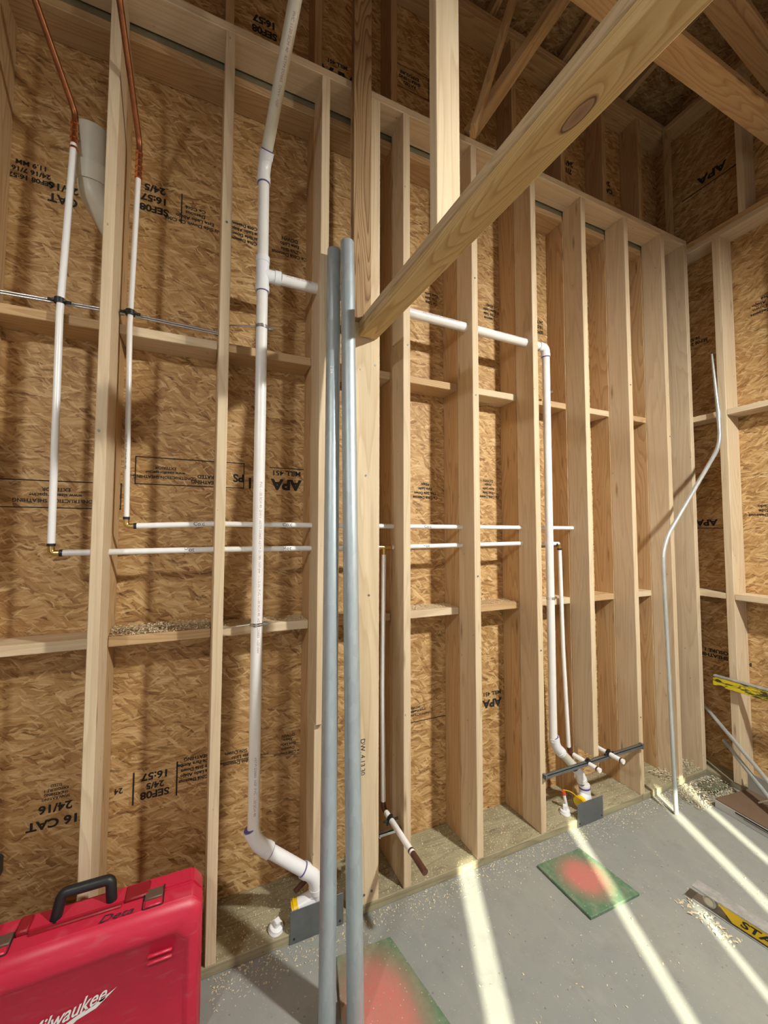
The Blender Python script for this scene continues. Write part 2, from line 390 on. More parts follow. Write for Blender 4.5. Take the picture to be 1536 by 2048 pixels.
def ring(name, c, axis, r, ln, mat, parent, n=24):
    c = Vector(c); ax = Vector(axis).normalized()
    bm = bmesh.new(); add_tube(bm, [c-ax*ln/2, c-ax*ln*0.35, c+ax*ln*0.35, c+ax*ln/2], r, n)
    rr = r*0.97
    return obj(name, bm, mat, parent, smooth=True)
def lathe(name, prof, mat, parent=None, n=28, loc=(0, 0, 0)):
    bm = bmesh.new(); rings = []
    for r, z in prof:
        rings.append([bm.verts.new((r*math.cos(2*PI*k/n), r*math.sin(2*PI*k/n), z)) for k in range(n)] if r > 1e-5 else [bm.verts.new((0, 0, z))])
    for a, b in zip(rings, rings[1:]):
        for k in range(n):
            if len(a) == 1 and len(b) == 1: continue
            if len(a) == 1: bm.faces.new((a[0], b[k], b[(k+1) % n]))
            elif len(b) == 1: bm.faces.new((a[k], a[(k+1) % n], b[0]))
            else: bm.faces.new((a[k], a[(k+1) % n], b[(k+1) % n], b[k]))
    bmesh.ops.recalc_face_normals(bm, faces=bm.faces)
    return obj(name, bm, mat, parent, smooth=True, loc=loc)
_txt = {}
def text_mesh(s, size=1.0, bold=0.0, shear=0.0, space=1.0, extrude=0.0):
    key = (s, bold, shear, space, extrude)
    if key not in _txt:
        cu = bpy.data.curves.new('t', 'FONT'); cu.body = s; cu.size = 1.0; cu.align_x = 'CENTER'; cu.align_y = 'CENTER'
        cu.offset = bold; cu.shear = shear; cu.space_character = space; cu.extrude = extrude; cu.resolution_u = 3
        o = bpy.data.objects.new('t', cu); COL.objects.link(o)
        dg = bpy.context.evaluated_depsgraph_get(); dg.update()
        me = bpy.data.meshes.new_from_object(o.evaluated_get(dg))
        vs = [v.co.copy() for v in me.vertices]; fs = [tuple(p.vertices) for p in me.polygons]
        bpy.data.objects.remove(o); bpy.data.curves.remove(cu); bpy.data.meshes.remove(me)
        _txt[key] = (vs, fs)
    vs, fs = _txt[key]
    return [v*size for v in vs], fs
def text_obj(name, lines, origin, ux, uy, mat, parent=None, warp=None):
    """lines: (string, x, y, size, bold, shear, x-stretch); laid in the plane (ux, uy)."""
    bm = bmesh.new(); ux = Vector(ux); uy = Vector(uy); origin = Vector(origin)
    for ln in lines:
        if ln[0] == 'BOX':
            _, x0, y0, x1, y1 = ln; vs = [bm.verts.new(origin+ux*x+uy*y) for x, y in ((x0, y0), (x1, y0), (x1, y1), (x0, y1))]
            bm.faces.new(vs); continue
        s, x, y, size, bold, shear, st = ln
        vs, fs = text_mesh(s, size, bold, shear)
        nv = [bm.verts.new(warp(v.x*st+x, v.y+y) if warp else origin+ux*(v.x*st+x)+uy*(v.y+y)) for v in vs]
        for f in fs:
            try: bm.faces.new([nv[i] for i in f])
            except ValueError: pass
    me_o = obj(name, bm, mat, parent)
    return me_o
def pipe_print(s, c, axis, face, r, size, mat, parent, name='printing', label=None):
    """Writing wrapped around a pipe: c = centre of the text on the pipe axis, face = direction it faces."""
    c = Vector(c); ax = Vector(axis).normalized(); n = Vector(face); n = (n-ax*n.dot(ax)).normalized(); t = n.cross(ax)
    rr = r*1.012+0.0002
    def w(x, y): a = y/rr; return c + ax*x + (n*math.cos(a) + t*math.sin(a))*rr
    o = text_obj(name, [(s, 0, 0, size, 0.0, 0, 1)], (0, 0, 0), (1, 0, 0), (0, 1, 0), mat, parent, warp=w)
    if label: o['label'] = label
    return o

# ------------------------------------------------------------------ setting
FY, MY, BY = 1.705, 1.845, 1.987          # front face, joint and sheathing planes of the double wall
RX, RO = 3.16, 3.302                      # right wall stud face and sheathing
def struct(name, lo, hi, mat):
    bm = bmesh.new(); add_box(bm, lo, hi); return tag(obj(name, bm, mat), kind='structure')
struct('floor', (-4.2, -4.2, -0.12), (4.2, 2.1, 0.0), 'concrete')
wb = struct('wall_back', (-4.0, BY, 0.0), (3.32, BY+0.012, 4.935), 'osb_back')
wr = struct('wall_right', (RO, -4.0, 0.0), (RO+0.012, 1.985, 5.80), 'osb_side')
struct('wall_left', (-4.05, -4.0, 0.0), (-4.0, 2.0, 5.80), 'osb_side')
# unseen rear wall, its slots shaped to cast the sun strips on the floor
bm = bmesh.new()
slots = [(-1.30, 0.120), (-0.59, 0.085), (-0.22, 0.065), (0.135, 0.088), (0.385, 0.075)]
x = -4.0
for sx_, w_ in slots:
    add_box(bm, (x, -3.56, 0), (sx_-w_/2, -3.5, 3.02)); x = sx_+w_/2
    if sx_ == -0.22: add_box(bm, (sx_-w_/2-0.001, -3.56, 2.66), (sx_+w_/2+0.001, -3.5, 3.02))
add_box(bm, (x, -3.56, 0), (RO, -3.5, 3.02)); add_box(bm, (-4.0, -3.56, 3.02), (RO, -3.5, 5.8))
tag(obj('wall_rear_sun_slots', bm, 'osb_back'), kind='structure')
# roof deck, rising away from the plumbing wall
bm = bmesh.new()
for (x0, x1) in ((-4.1, 3.6),):
    vs = [bm.verts.new(p) for p in ((x0, 2.2, 4.90), (x1, 2.2, 4.90), (x1, -3.8, 5.75), (x0, -3.8, 5.75))]
    vt = [bm.verts.new(v.co + Vector((0, 0, 0.014))) for v in vs]
    bm.faces.new(vs[::-1]); bm.faces.new(vt)
    for k in range(4): bm.faces.new((vs[k], vs[(k+1) % 4], vt[(k+1) % 4], vt[k]))
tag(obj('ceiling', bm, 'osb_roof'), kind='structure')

# ------------------------------------------------------------------ framing of the double wall
GX = [-0.766, -0.362, 0.036, 0.4447, 0.8565, 1.2612, 1.676, 2.084, 2.4806, 2.863]
P_TOP = 3.727
front_labels = {
 0: 'pale front stud cropped by the left edge of the photo',
 1: 'pale front stud with a screw head, between the two leftmost white water risers',
 2: 'thin pale front stud directly left of the tall white vent pipe',
 4: 'front stud just right of the wide flat post, beside the copper-tipped pipe stub',
 5: 'front stud crossed by the white vent line, second one right of the wide flat post',
 6: 'front stud directly left of the right-hand white vent drop',
 8: 'front stud holding the right end of the metal strut',
 9: 'front stud just behind the bent steel conduit'}
for i, x in enumerate(GX):
    if i in (3, 7): continue
    w = 0.036 if i == 1 else 0.038
    tag(board('wall_stud', (x, FY, 0.038), (x+w, MY-0.001, P_TOP), 'spruce'), front_labels[i], 'stud', 'front wall studs')
# stud with a notched lower end
bm = bmesh.new()
add_box(bm, (-0.019, -0.07, -1.05), (0.019, 0.069, 1.8445), 0.002); add_box(bm, (-0.019, -0.042, -1.8445), (0.019, 0.069, -1.05), 0.002)
o = obj('wall_stud', bm, 'spruce', loc=(0.4447+0.019, 1.775, 0.038+1.8445))
tag(o, 'front stud notched near its foot, directly left of the grey galvanized pipes', 'stud', 'front wall studs')
tag(board('wall_stud', (2.084, FY, 0.349), (2.122, MY-0.001, P_TOP), 'spruce'), 'front stud cut short above the metal strut and white pipe stubs', 'stud', 'front wall studs')
tag(board('wall_stud', (3.125, FY, 0.038), (3.163, MY-0.001, P_TOP), 'spruce'), 'last front stud of the wall, in the right corner', 'stud', 'front wall studs')
tag(board('wall_post', (0.596, FY, 0.038), (0.733, FY+0.038, P_TOP), 'spruce_clear'), 'wide flat pale post under the end of the big beam', 'post')
tag(board('upper_stud', (0.585, FY-0.039, 2.605), (0.672, FY-0.001, 4.86), 'rough'), 'weathered rough-edged stud rising above the wide pale post', 'stud')
back_labels = ['back stud at the far left edge, behind the cropped front stud', 'back stud behind the screw-marked stud between the two water risers',
 'back stud hidden behind the thin stud left of the tall vent', 'back stud behind the notched stud left of the grey pipes',
 'back stud behind the stud beside the copper-tipped stub', 'back stud behind the stud crossed by the white vent line',
 'back stud behind the stud left of the right vent drop', 'full-height back stud behind the stud cut short at the strut',
 'back stud behind the stud holding the strut end', 'back stud behind the stud next to the bent conduit']
for i, x in enumerate(GX):
    tag(board('wall_stud', (x-0.002, MY, 0.038), (x+0.036, BY-0.001, 3.665), 'pine'), back_labels[i], 'stud', 'back wall studs')
def screw_at(o, x, z, r=0.0045):
    p = o.location; bm = bmesh.new(); add_tube(bm, [(x-p.x, FY-0.0022-p.y, z-p.z), (x-p.x, FY+0.001-p.y, z-p.z)], r, 10); obj('screw', bm, 'plate_steel', o, smooth=True)
studs = {round(q.location.x, 2): q for q in COL.objects if q.name.startswith('wall_stud') and q.location.y < 1.8}
for gx, zz in ((1, 2.0), (4, 2.55), (5, 2.99), (5, 2.36), (5, 1.42), (8, 2.6), (8, 0.5), (9, 2.3), (6, 1.0), (2, 2.9)):
    c = GX[gx]+(0.018 if gx == 1 else 0.019); screw_at(studs[round(c, 2)], c + 0.006*((gx+int(zz*10)) % 3-1), zz)
post = [q for q in COL.objects if q.name.startswith('wall_post')][0]
for xx, zz in ((0.665, 1.90), (0.682, 1.36), (0.71, 2.42), (0.62, 0.08), (0.645, 0.07), (0.665, 0.08), (0.70, 0.085)): screw_at(post, xx, zz, 0.005)
text_obj('handwriting', [('DW, 4.13.30', 0, 0, 0.030, 0, 0, 1)], (0.655-post.location.x, FY-0.0012-post.location.y, 0.66-post.location.z), (0, 0, -1), (1, 0, 0), 'pen_ink', post)
# plates
tag(board('bottom_plate', (-2.6, FY, 0), (2.50, MY-0.001, 0.038), 'treated', 'x'), 'long greenish front floor plate covered in shavings', 'plate')
tag(board('bottom_plate', (2.504, FY, 0), (3.16, MY-0.001, 0.038), 'treated', 'x'), 'short front floor plate piece in the right corner', 'plate')
tag(board('bottom_plate', (-2.6, MY+0.001, 0), (3.16, BY-0.001, 0.038), 'treated', 'x'), 'rear floor plate against the sheathing', 'plate')
tag(board('top_plate', (-2.6, FY, P_TOP), (3.16, MY-0.003, 3.765), 'spruce', 'x'), 'pale top plate over the front studs', 'plate')
tag(board('top_plate', (-2.6, MY+0.004, 3.665), (3.30, BY-0.001, 3.703), 'pine', 'x'), 'lower yellowish top plate over the back studs', 'plate')
tag(board('top_plate', (-2.6, MY+0.006, 3.703), (3.30, BY-0.001, 3.741), 'dark_plate', 'x'), 'dark plate above the yellowish back top plate', 'plate')
tag(board('top_plate', (-2.6, MY, 4.72), (3.30, BY-0.001, 4.758), 'pine', 'x'), 'highest plate of the back wall just under the roof deck', 'plate')
tag(board('top_plate', (-2.6, MY, 4.758), (3.30, BY-0.001, 4.796), 'pine', 'x'), 'second board stacked on the highest back plate', 'plate')
tag(board('top_plate', (RX, -3.4, 3.665), (RO-0.001, 1.843, 3.703), 'spruce', 'y'), 'lower plate along the top of the right wall studs', 'plate')
tag(board('top_plate', (RX, -3.4, 3.703), (RO-0.001, 1.843, 3.741), 'pine', 'y'), 'upper plate of the pair along the right wall', 'plate')
tag(board('top_plate', (RX, -3.4, 4.72), (RO-0.001, 1.843, 4.758), 'pine', 'y'), 'highest right wall plate just under the roof deck', 'plate')
tag(board('bottom_plate', (RX+0.002, -3.4, 0), (RO-0.001, 1.985, 0.038), 'treated', 'y'), 'floor plate along the right wall behind the boxes', 'plate')
up_names = ['above the cropped left stud', 'above the first full stud from the left', 'above the thin stud left of the vent', 'just left of the rough upper post',
            'just right of the rough upper post', 'behind the vertical stud on the beam', 'behind the big beam near its middle', 'above the stud cut short at the strut',
            'above the stud holding the strut end', 'nearest the upper right corner']
for i, x in enumerate(GX):
    tag(board('upper_stud', (x-0.002, MY, 3.741), (x+0.036, BY-0.001, 4.72), 'pine'), 'dim short upper wall stud ' + up_names[i], 'stud', 'short studs of the upper back wall')
for k, z0, z1 in ((0, 3.741, 4.72),):
    tag(board('upper_stud', (RX, 1.805, z0), (RX+0.038, 1.843, z1), 'pine'), 'corner stud of the dark upper right wall', 'stud')
tag(board('upper_stud', (RX, 1.355, 3.741), (RO-0.001, 1.393, 4.72), 'spruce'), 'single upper stud on the right wall above the plates', 'stud')
tag(board('upper_stud', (RX, 0.95, 3.741), (RO-0.001, 0.988, 4.72), 'spruce'), 'upper right wall stud nearest the photo edge', 'stud')
for y, lab in ((1.504, 'right wall stud beside the tip of the bent conduit'), (1.098, 'right wall stud just outside the photo edge, nearer the camera'), (1.93, 'corner stud of the right wall hidden behind the end stud')):
    tag(board('wall_stud', (RX if y < 1.9 else RX+0.004, y, 0.038), (RO-0.001, y+0.046 if y < 1.9 else y+0.038, 3.665), 'spruce'), lab, 'stud', 'right wall studs')
# fire blocks
bays = ['left of the first water riser', 'between the two water risers and vent stud', 'behind the tall left vent', 'behind the grey pipes', 'just right of the wide post',
        'second right of the wide post', 'behind the right vent drop', 'right of the cut-short stud', 'left of the bent conduit', 'in the back corner bay']
edges = GX + [3.164]
for row, z, nm in ((0, 1.205, 'lower'), (1, 2.425, 'upper')):
    for i in range(-1, len(GX)):
        a = GX[i]+0.037 if i >= 0 else -1.17+0.037
        b = GX[i+1]-0.003 if i+1 < len(GX) else 3.29
        dz = 0.0 if i != 3 else 0.0
        lab = f'{nm} horizontal block ' + (bays[i-1] if i > 0 else ('in the bay at the left photo edge' if i == 0 else 'outside the left photo edge'))
        if i == -1: continue
        tag(board('wall_block', (a, MY+0.001, z+dz), (b, BY-0.001, z+0.038+dz), 'pine' if (i+row) % 2 else 'spruce', 'x'), lab, 'block', nm+' row of blocks between back studs')
    for (a, b, lab) in ((1.552, 1.842, 'between the corner and the right wall stud'), (1.138, 1.502, 'right of the right wall stud at the photo edge')):
        tag(board('wall_block', (RX+0.001, a, z+0.003), (RO-0.001, b, z+0.041), 'spruce', 'y'), f'{nm} right wall block ' + lab, 'block', nm+' blocks on the right wall')

# ------------------------------------------------------------------ overhead timber
bt = thing('header_beam', 'big doubled beam crossing overhead toward the camera, with a large dark knot', 'beam', (0.6865, 0.6, 2.507), (math.radians(1.6), 0, math.radians(0.9)))
bm = bmesh.new(); add_box(bm, (-0.0445, -0.019, -1.10), (0.0445, 0.019, 1.10), 0.004)
o = obj('plank', bm, 'beam', bt); o.rotation_euler = (PI/2, 0, 0); o.location = (0, 0, 0.019)
bm = bmesh.new(); add_box(bm, (-0.0445, -0.0185, -1.10), (0.0445, 0.0185, 1.10), 0.004)
o = obj('plank', bm, 'beam_top', bt); o.rotation_euler = (PI/2, 0, 0); o.location = (0.0015, 0, 0.0605)
tag(board('cripple_stud', (0.642, 1.045, 2.588), (0.731, 1.087, 4.98), 'spruce_clear'), 'bright vertical stud standing on top of the big beam', 'stud')
tag(stick('brace', (1.262, 1.735, 3.79), (1.95, 1.15, 4.93), 0.038, 0.089, 'pine', PI/2), 'long sloping brace rising from the front top plate', 'brace')
tag(stick('brace', (1.215, 1.62, 3.70), (1.50, 1.44, 4.80), 0.030, 0.075, 'pine', PI/2), 'slender brace just left of the long sloping brace', 'brace')
tr = thing('roof_truss', 'dim timber truss with doubled bottom chord in the upper right', 'truss', (2.6, 1.15, 4.0))
def tboard(name, a, b, w, h, mat, roll=0):
    o = stick(name, Vector(a)-Vector((2.6, 1.15, 4.0)), Vector(b)-Vector((2.6, 1.15, 4.0)), w, h, mat, roll, tr); return o
tboard('chord', (0.9, 1.168, 4.045), (3.155, 1.168, 4.045), 0.089, 0.038, 'pine')
tboard('chord', (0.9, 1.128, 4.047), (3.155, 1.128, 4.047), 0.089, 0.038, 'pine')
tboard('chord', (1.1, 1.168, 4.93), (3.15, 1.168, 4.40), 0.089, 0.038, 'pine')
tboard('chord', (1.1, 1.128, 4.96), (3.15, 1.128, 4.43), 0.089, 0.038, 'pine')
tboard('web', (1.6, 1.148, 4.08), (2.4, 1.148, 4.55), 0.06, 0.02, 'pine')
k = 0
for x in (-2.1, -1.49, -0.88, -0.27, 0.34, 0.95, 1.56, 2.17, 2.78):
    nm = ['far left off frame', 'left off frame', 'left of the copper pipes', 'above the copper pipes', 'above the left vent', 'above the bright upper stud', 'above the long brace', 'above the truss', 'nearest the right wall'][k]; k += 1
    tag(stick('rafter', (x, 2.0, 4.863), (x, -3.4, 5.628), 0.038, 0.07, 'pine'), 'dim rafter under the roof deck ' + nm, 'rafter', 'rafters under the roof deck')

# ------------------------------------------------------------------ stamps on the sheathing
def stamp(parent, lines, c, face='back', label=None, name='stamp'):
    if face == 'back': return text_obj(name, lines, (c[0], BY-0.0012, c[1]), (-1, 0, 0), (0, 0, -1), 'black_ink', parent)
    return text_obj(name, lines, (RO-0.0012, c[0], c[1]), (0, 1, 0), (0, 0, -1), 'black_ink', parent)
F_ = 0.012
small = ['This Side Down', 'Este Lado Abajo', 'Ce Côté Dessous', 'SIZED FOR SPACING', 'CONSTRUCTION SHEATHING', 'RATED SHEATHING', 'EXPOSURE 1']
def rows(x, y, h, words, bold=F_, st=1.0):
    return [(w, x, y-i*h*1.12, h, bold, 0, st) for i, w in enumerate(words)]
def frame(x0, y0, x1, y1, t=0.004):
    return [('BOX', x0, y0, x1, y0+t), ('BOX', x0, y1-t, x1, y1), ('BOX', x0, y0, x0+t, y1), ('BOX', x1-t, y0, x1, y1)]
# bottom band (reads upside down)
stamp(wb, [('7/16 CAT', 0, 0, 0.044, 0.035, 0, 1.15)], (-0.485, 0.530))
stamp(wb, [('24/16', 0, 0, 0.042, 0.03, 0, 1.1)] + rows(0, -0.035, 0.014, ['SPAN RATING', 'SHEATHING', 'EXPOSURE 1', 'SIZED']), (-0.50, 0.585))
stamp(wb, [('11.9 MM', 0, 0, 0.04, 0.03, 0, 1.1)] + rows(0, -0.04, 0.028, ['U.S. DOC', 'PS 2-10'], 0.03), (-0.765, 0.52))
stamp(wb, [('SEF08', 0, 0, 0.040, 0.03, 0, 1.1), ('24/5', 0.0, -0.035, 0.034, 0.03, 0, 1.1), ('16:57', 0, -0.074, 0.040, 0.03, 0, 1.15), ('BOX', -0.084, -0.11, -0.078, 0.03), ('BOX', 0.075, -0.10, 0.081, 0.03), ('24', 0.13, -0.04, 0.03, 0.03, 0, 1)], (-0.165, 0.553))
stamp(wb, rows(0, 0, 0.020, ['Ce Côté Dessous', 'Este Lado Abajo', 'This Side Down', 'No Da Para Arriba', 'SHEATHING'], 0.03), (-0.005, 0.575))
stamp(wb, rows(0, 0, 0.021, ['Ce Côté Dessous', 'Este Lado', 'This Side Down'], 0.02) + [('BOX', -0.12, -0.012, 0.15, -0.009)], (0.175, 0.605))
stamp(wb, rows(0, 0, 0.018, ['Ce Côté Dessous', 'Dessous', 'Este Lado', 'Abajo', 'DOWN'], 0.02), (0.385, 0.60))
# middle band with the big trademark
stamp(wb, [('APA', 0, 0, 0.068, 0.05, 0, 1.1), ('MILL 451', 0.0, -0.055, 0.032, 0.03, 0, 1.15), ('BOX', -0.09, -0.08, 0.08, -0.076)], (0.36, 1.875))
stamp(wb, frame(-0.225, -0.12, 0.215, 0.0) + rows(0.12, -0.03, 0.018, ['RATED', 'CONSTRUCTION'], 0.02)[:0] + rows(0.10, -0.035, 0.018, ['CONSTRUCTION SHEATHING', 'www.sizedforspacing', 'EXTERIOR'], 0.02) + rows(-0.06, -0.022, 0.022, ['SHEATHING', 'RATED'], 0.03) + [('PS', -0.20, -0.05, 0.05, 0.03, 0, 1.0)], (-0.06, 1.845))
stamp(wb, [('III', 0, 0, 0.07, 0.02, 0, 1.1)], (0.21, 1.875))
stamp(wb, frame(-0.30, -0.11, 0.10, 0.0) + rows(-0.08, -0.03, 0.020, ['CONSTRUCTION SHEATHING', 'www.sizedforspacing', 'EXTERIOR'], 0.02), (-0.62, 1.735))
# upper band
stamp(wb, rows(0, 0, 0.026, ['SEF08 16:57', '24/16 7/16', '11.9 MM'], 0.04, 1.1), (-0.665, 3.05))
stamp(wb, [('CAT', 0, 0, 0.05, 0.03, 0, 1.0), ('24/16', 0, -0.05, 0.04, 0.03, 0, 1.1)], (-0.56, 3.0))
stamp(wb, rows(0, 0, 0.042, ['SEF08', '16:57', '24/5'], 0.04, 1.1) + [('BOX', -0.11, -0.11, -0.105, 0.03)], (-0.235, 3.07))
stamp(wb, rows(0, 0, 0.022, ['This Side Down Ce Côté', 'Este Lado Abajo', 'Dessous', 'Ce Côté'], 0.03, 1.1), (-0.07, 3.05))
stamp(wb, rows(0, 0, 0.022, ['Ce Côté Dessous', 'This Side Down', 'Este Lado Abajo', 'Ce Côté Dessous'], 0.03, 1.0), (0.155, 3.04))
stamp(wb, rows(0, 0, 0.024, ['Ce Côté Dessous', 'This Side', 'Este Lado', 'DOWN'], 0.03, 1.0) + [('BOX', -0.105, -0.09, -0.10, 0.02)], (0.36, 3.03))
# bays to the right
stamp(wb, rows(0, 0, 0.017, ['CONSTRUCTION SHEATHING', 'www.sizedforspacing', 'EXTERIOR'], 0.02) + [('BOX', -0.30, 0.035, 0.12, 0.039)], (1.06, 0.655))
stamp(wb, [('APA', 0, 0, 0.06, 0.05, 0, 1.2), ('MILL 451', 0, -0.055, 0.032, 0.03, 0, 1.1)], (1.585, 0.635))
stamp(wb, rows(0, 0, 0.022, ['Ce Côté Dessous', 'This Side Down', 'Este Lado', 'Abajo'], 0.03), (1.135, 1.84))
stamp(wb, rows(0, 0, 0.022, ['Ce Côté Dessous', 'This Side', 'Este Lado', 'Abajo', 'DOWN'], 0.03), (1.575, 1.86))
stamp(wb, rows(0, 0, 0.022, ['Ce Côté', 'This Side', 'Este Lado'], 0.03), (1.18, 2.98))
stamp(wb, rows(0, 0, 0.024, ['Dessous', 'This Side', 'Este Lado', 'Abajo'], 0.03), (1.60, 2.98))
stamp(wb, rows(0, 0, 0.030, ['SEF08', '16:57', '24/16'], 0.04), (2.01, 2.98))
# high, dim
stamp(wb, [('APA', 0, 0, 0.10, 0.05, 0, 1.0)] + rows(0, -0.07, 0.03, ['MILL 451'], 0.04), (0.60, 4.10))
stamp(wb, frame(-0.13, -0.14, 0.13, 0.0) + rows(0, -0.04, 0.026, ['RATED', 'SHEATHING', 'EXPOSURE'], 0.04), (1.04, 4.22))
stamp(wb, rows(0, 0, 0.05, ['SEF08', '16:57'], 0.05), (0.22, 4.15)); stamp(wb, rows(0, 0, 0.05, ['7/16', '24/16'], 0.05), (2.30, 4.22)); stamp(wb, rows(0, 0, 0.05, ['CAT', '24'], 0.05), (2.72, 4.22))
stamp(wr, rows(0, 0, 0.026, ['Ce Côté Dessous', 'This Side Down', 'Este Lado Abajo', 'Ce Côté'], 0.03, 1.2), (1.30, 3.09), 'r')
stamp(wr, rows(0, 0, 0.030, ['SEF08 24/16', '16:57'], 0.04, 1.1), (1.75, 3.05), 'r')
stamp(wr, [('APA', 0, 0, 0.06, 0.04, 0, 1.2), ('BOX', -0.2, 0.04, 0.15, 0.045)], (1.72, 1.72), 'r')
stamp(wr, rows(0, 0, 0.026, ['Ce Côté Dessous', 'This Side', 'Este Lado'], 0.03, 1.2), (1.36, 1.76), 'r')
stamp(wr, [('APA', 0, 0, 0.08, 0.04, 0, 1.2), ('BOX', -0.2, 0.06, 0.2, 0.068)], (1.60, 4.25), 'r')
stamp(wr, rows(0, 0, 0.032, ['RATED SHEATHING', 'EXPOSURE 1'], 0.04, 1.2), (1.66, 0.78), 'r')

# ------------------------------------------------------------------ drain and vent piping
VR = 0.0235
def elbow(parent, a, p, b, r, hub=0.030, mat='fitting'):
    """Fitting turning from direction a->p to p->b, with hubs and primer rings at both ends."""
    a, p, b = Vector(a), Vector(p), Vector(b); d1 = (a-p).normalized(); d2 = (b-p).normalized()
    t = r*1.55
    o = tube('elbow', [p+d1*(t+hub), p+d1*t, p+d1*t*0.98, p, p+d2*t*0.98, p+d2*t, p+d2*(t+hub)][::1] if False else [p+d1*(t+hub), p, p+d2*(t+hub)], r*1.17, mat, parent, rad=t*1.1)
    for d in (d1, d2):
        ring('primer_ring', p+d*(t+hub+0.001), d, r*1.06, 0.006, 'primer', o)
        ring('hub', p+d*(t+hub*0.55), d, r*1.24, hub*0.9, mat, o)
    return o
def tee(parent, c, axis, side, r, mat='fitting', ln=0.075):
    c = Vector(c); ax = Vector(axis).normalized(); sd_ = Vector(side).normalized()
    bm = bmesh.new(); add_tube(bm, [c-ax*ln, c+ax*ln], r*1.15, 28); add_tube(bm, [c, c+sd_*ln*0.95], r*1.13, 28)
    o = obj('tee', bm, mat, parent, smooth=True)
    for d in (ax, -ax, sd_):
        ring('hub', c+d*(ln*0.85), d, r*1.25, ln*0.34, mat, o)
        ring('primer_ring', c+d*(ln*1.02), d, r*1.05, 0.006, 'primer', o)
    return o
vA = thing('vent_pipe', 'tall white plastic vent stack with an upper tee, left of the grey conduits', 'pipe', (0.206, 1.768, 0.1))
def V3(*p): return tuple(Vector(p)-Vector((0.206, 1.768, 0.1)))
AX, AY = 0.206, 1.768
top1 = (0.262, 1.40, 3.60)
dirv = (Vector(top1)-Vector((0.203, AY, 3.25))).normalized(); far = Vector((0.203, AY, 3.25)) + dirv*1.75
tube('pipe', [V3(0.203, AY, 3.25), V3(*far)], VR*1.02, 'pvc_old', vA)
elbow(vA, V3(*far), V3(0.203, AY, 3.235), V3(AX, AY, 2.8), VR)
tube('pipe', [V3(0.204, AY, 3.23), V3(AX, AY, 2.76)], VR, 'pvc', vA)
tee(vA, V3(AX, AY, 2.758), (0, 0, 1), (1, 0, 0), VR)
tube('pipe', [V3(AX, AY, 2.75), V3(AX+0.002, AY, 0.42)], VR, 'pvc', vA)
tube('pipe', [V3(AX+0.03, AY, 2.757), V3(1.795, AY-0.008, 2.738)], VR, 'pvc', vA)
low = [(AX+0.002, AY, 0.42), (0.222, 1.765, 0.385), (0.455, 1.735, 0.205), (0.470, 1.735, 0.10)]
elbow(vA, V3(*low[0]), V3(*low[1]), V3(*low[2]), VR*1.08, 0.026)
tube('pipe', [V3(*low[1]), V3(*low[2])], VR*1.12, 'fitting', vA)
elbow(vA, V3(*low[1]), V3(*low[2]), V3(*low[3]), VR*1.08, 0.022)
tube('pipe', [V3(0.470, 1.735, 0.15), V3(0.470, 1.735, -0.0)], VR*1.25, 'fitting', vA)
tw = tube('cleanout_wye', [V3(0.475, 1.74, 0.115), V3(0.395, 1.752, 0.088)], VR*1.45, 'fitting', vA, n=28)
pl = tube('test_plug', [V3(0.397, 1.751, 0.089), V3(0.372, 1.755, 0.080)], VR*1.50, 'yellow', vA, n=12); pl['label'] = 'yellow test plug'
ring('plug_rim', V3(0.381, 1.754, 0.083), (-1, 0.1, -0.3), VR*1.62, 0.006, 'yellow', pl)
tube('warning_tag', [V3(0.380, 1.775, 0.135), V3(0.43, 1.79, 0.155)], 0.010, 'copper_dark', vA)
pipe_print('PVC 1120 SCH 40  DWV  ASTM D2665 ASTM D1785  NSF-pw  1-1/2 IN  PVC 1120 SCH 40  ASTM D2665  NSF-dwv', V3(AX, AY, 1.50), (0, 0, -1), (0.25, -1, 0), VR, 0.0145, 'pipe_ink', vA)
pipe_print('ASTM D2665  NSF  PVC 1120 SCH 40', V3(AX, AY, 0.62), (0, 0, -1), (0.15, -1, 0.1), VR, 0.0145, 'pipe_ink', vA)
pipe_print('PVC 1120 SCH 40  ASTM D2665  DWV  NSF', V3(*(Vector((0.203, AY, 3.25))+dirv*0.34)), -dirv, (0.1, -1, -1), VR*1.02, 0.0145, 'pipe_ink', vA)
pipe_print('PVC 1120 SCH 40', V3(0.36, AY, 2.757), (1, 0, 0), (-0.1, -1, 0.3), VR, 0.0145, 'pipe_ink', vA)
for xx in (1.10, 1.55): pipe_print('PVC 1120 SCH 40 ASTM D2665 DWV', V3(xx, AY-0.005, 2.745), (1, 0, 0), (-0.1, -1, 0.5), VR, 0.014, 'pipe_ink', vA)
# right-hand drop (same glued run)
RXv, RYv = 1.838, 1.768
elbow(vA, V3(1.70, 1.761, 2.739), V3(1.826, RYv-0.008, 2.737), V3(RXv, RYv, 2.5), VR*0.93, 0.018)
tube('pipe', [V3(RXv-0.006, RYv-0.005, 2.70), V3(RXv, RYv, 0.46)], VR*0.94, 'pvc', vA)
lo2 = [(RXv, RYv, 0.5), (1.858, 1.768, 0.425), (2.035, 1.766, 0.245), (2.083, 1.764, 0.14)]
elbow(vA, V3(*lo2[0]), V3(*lo2[1]), V3(*lo2[2]), VR*0.98, 0.024)
tube('pipe', [V3(*lo2[1]), V3(*lo2[2])], VR*0.98, 'pvc_old', vA)
elbow(vA, V3(*lo2[1]), V3(*lo2[2]), V3(2.078, 1.764, 0.12), VR*1.0, 0.02)
tube('pipe', [V3(2.070, 1.764, 0.17), V3(2.083, 1.764, 0.0)], VR*1.32, 'fitting', vA)
ring('primer_ring', V3(2.072, 1.764, 0.155), (0.1, 0, -1), VR*1.37, 0.010, 'primer', vA)
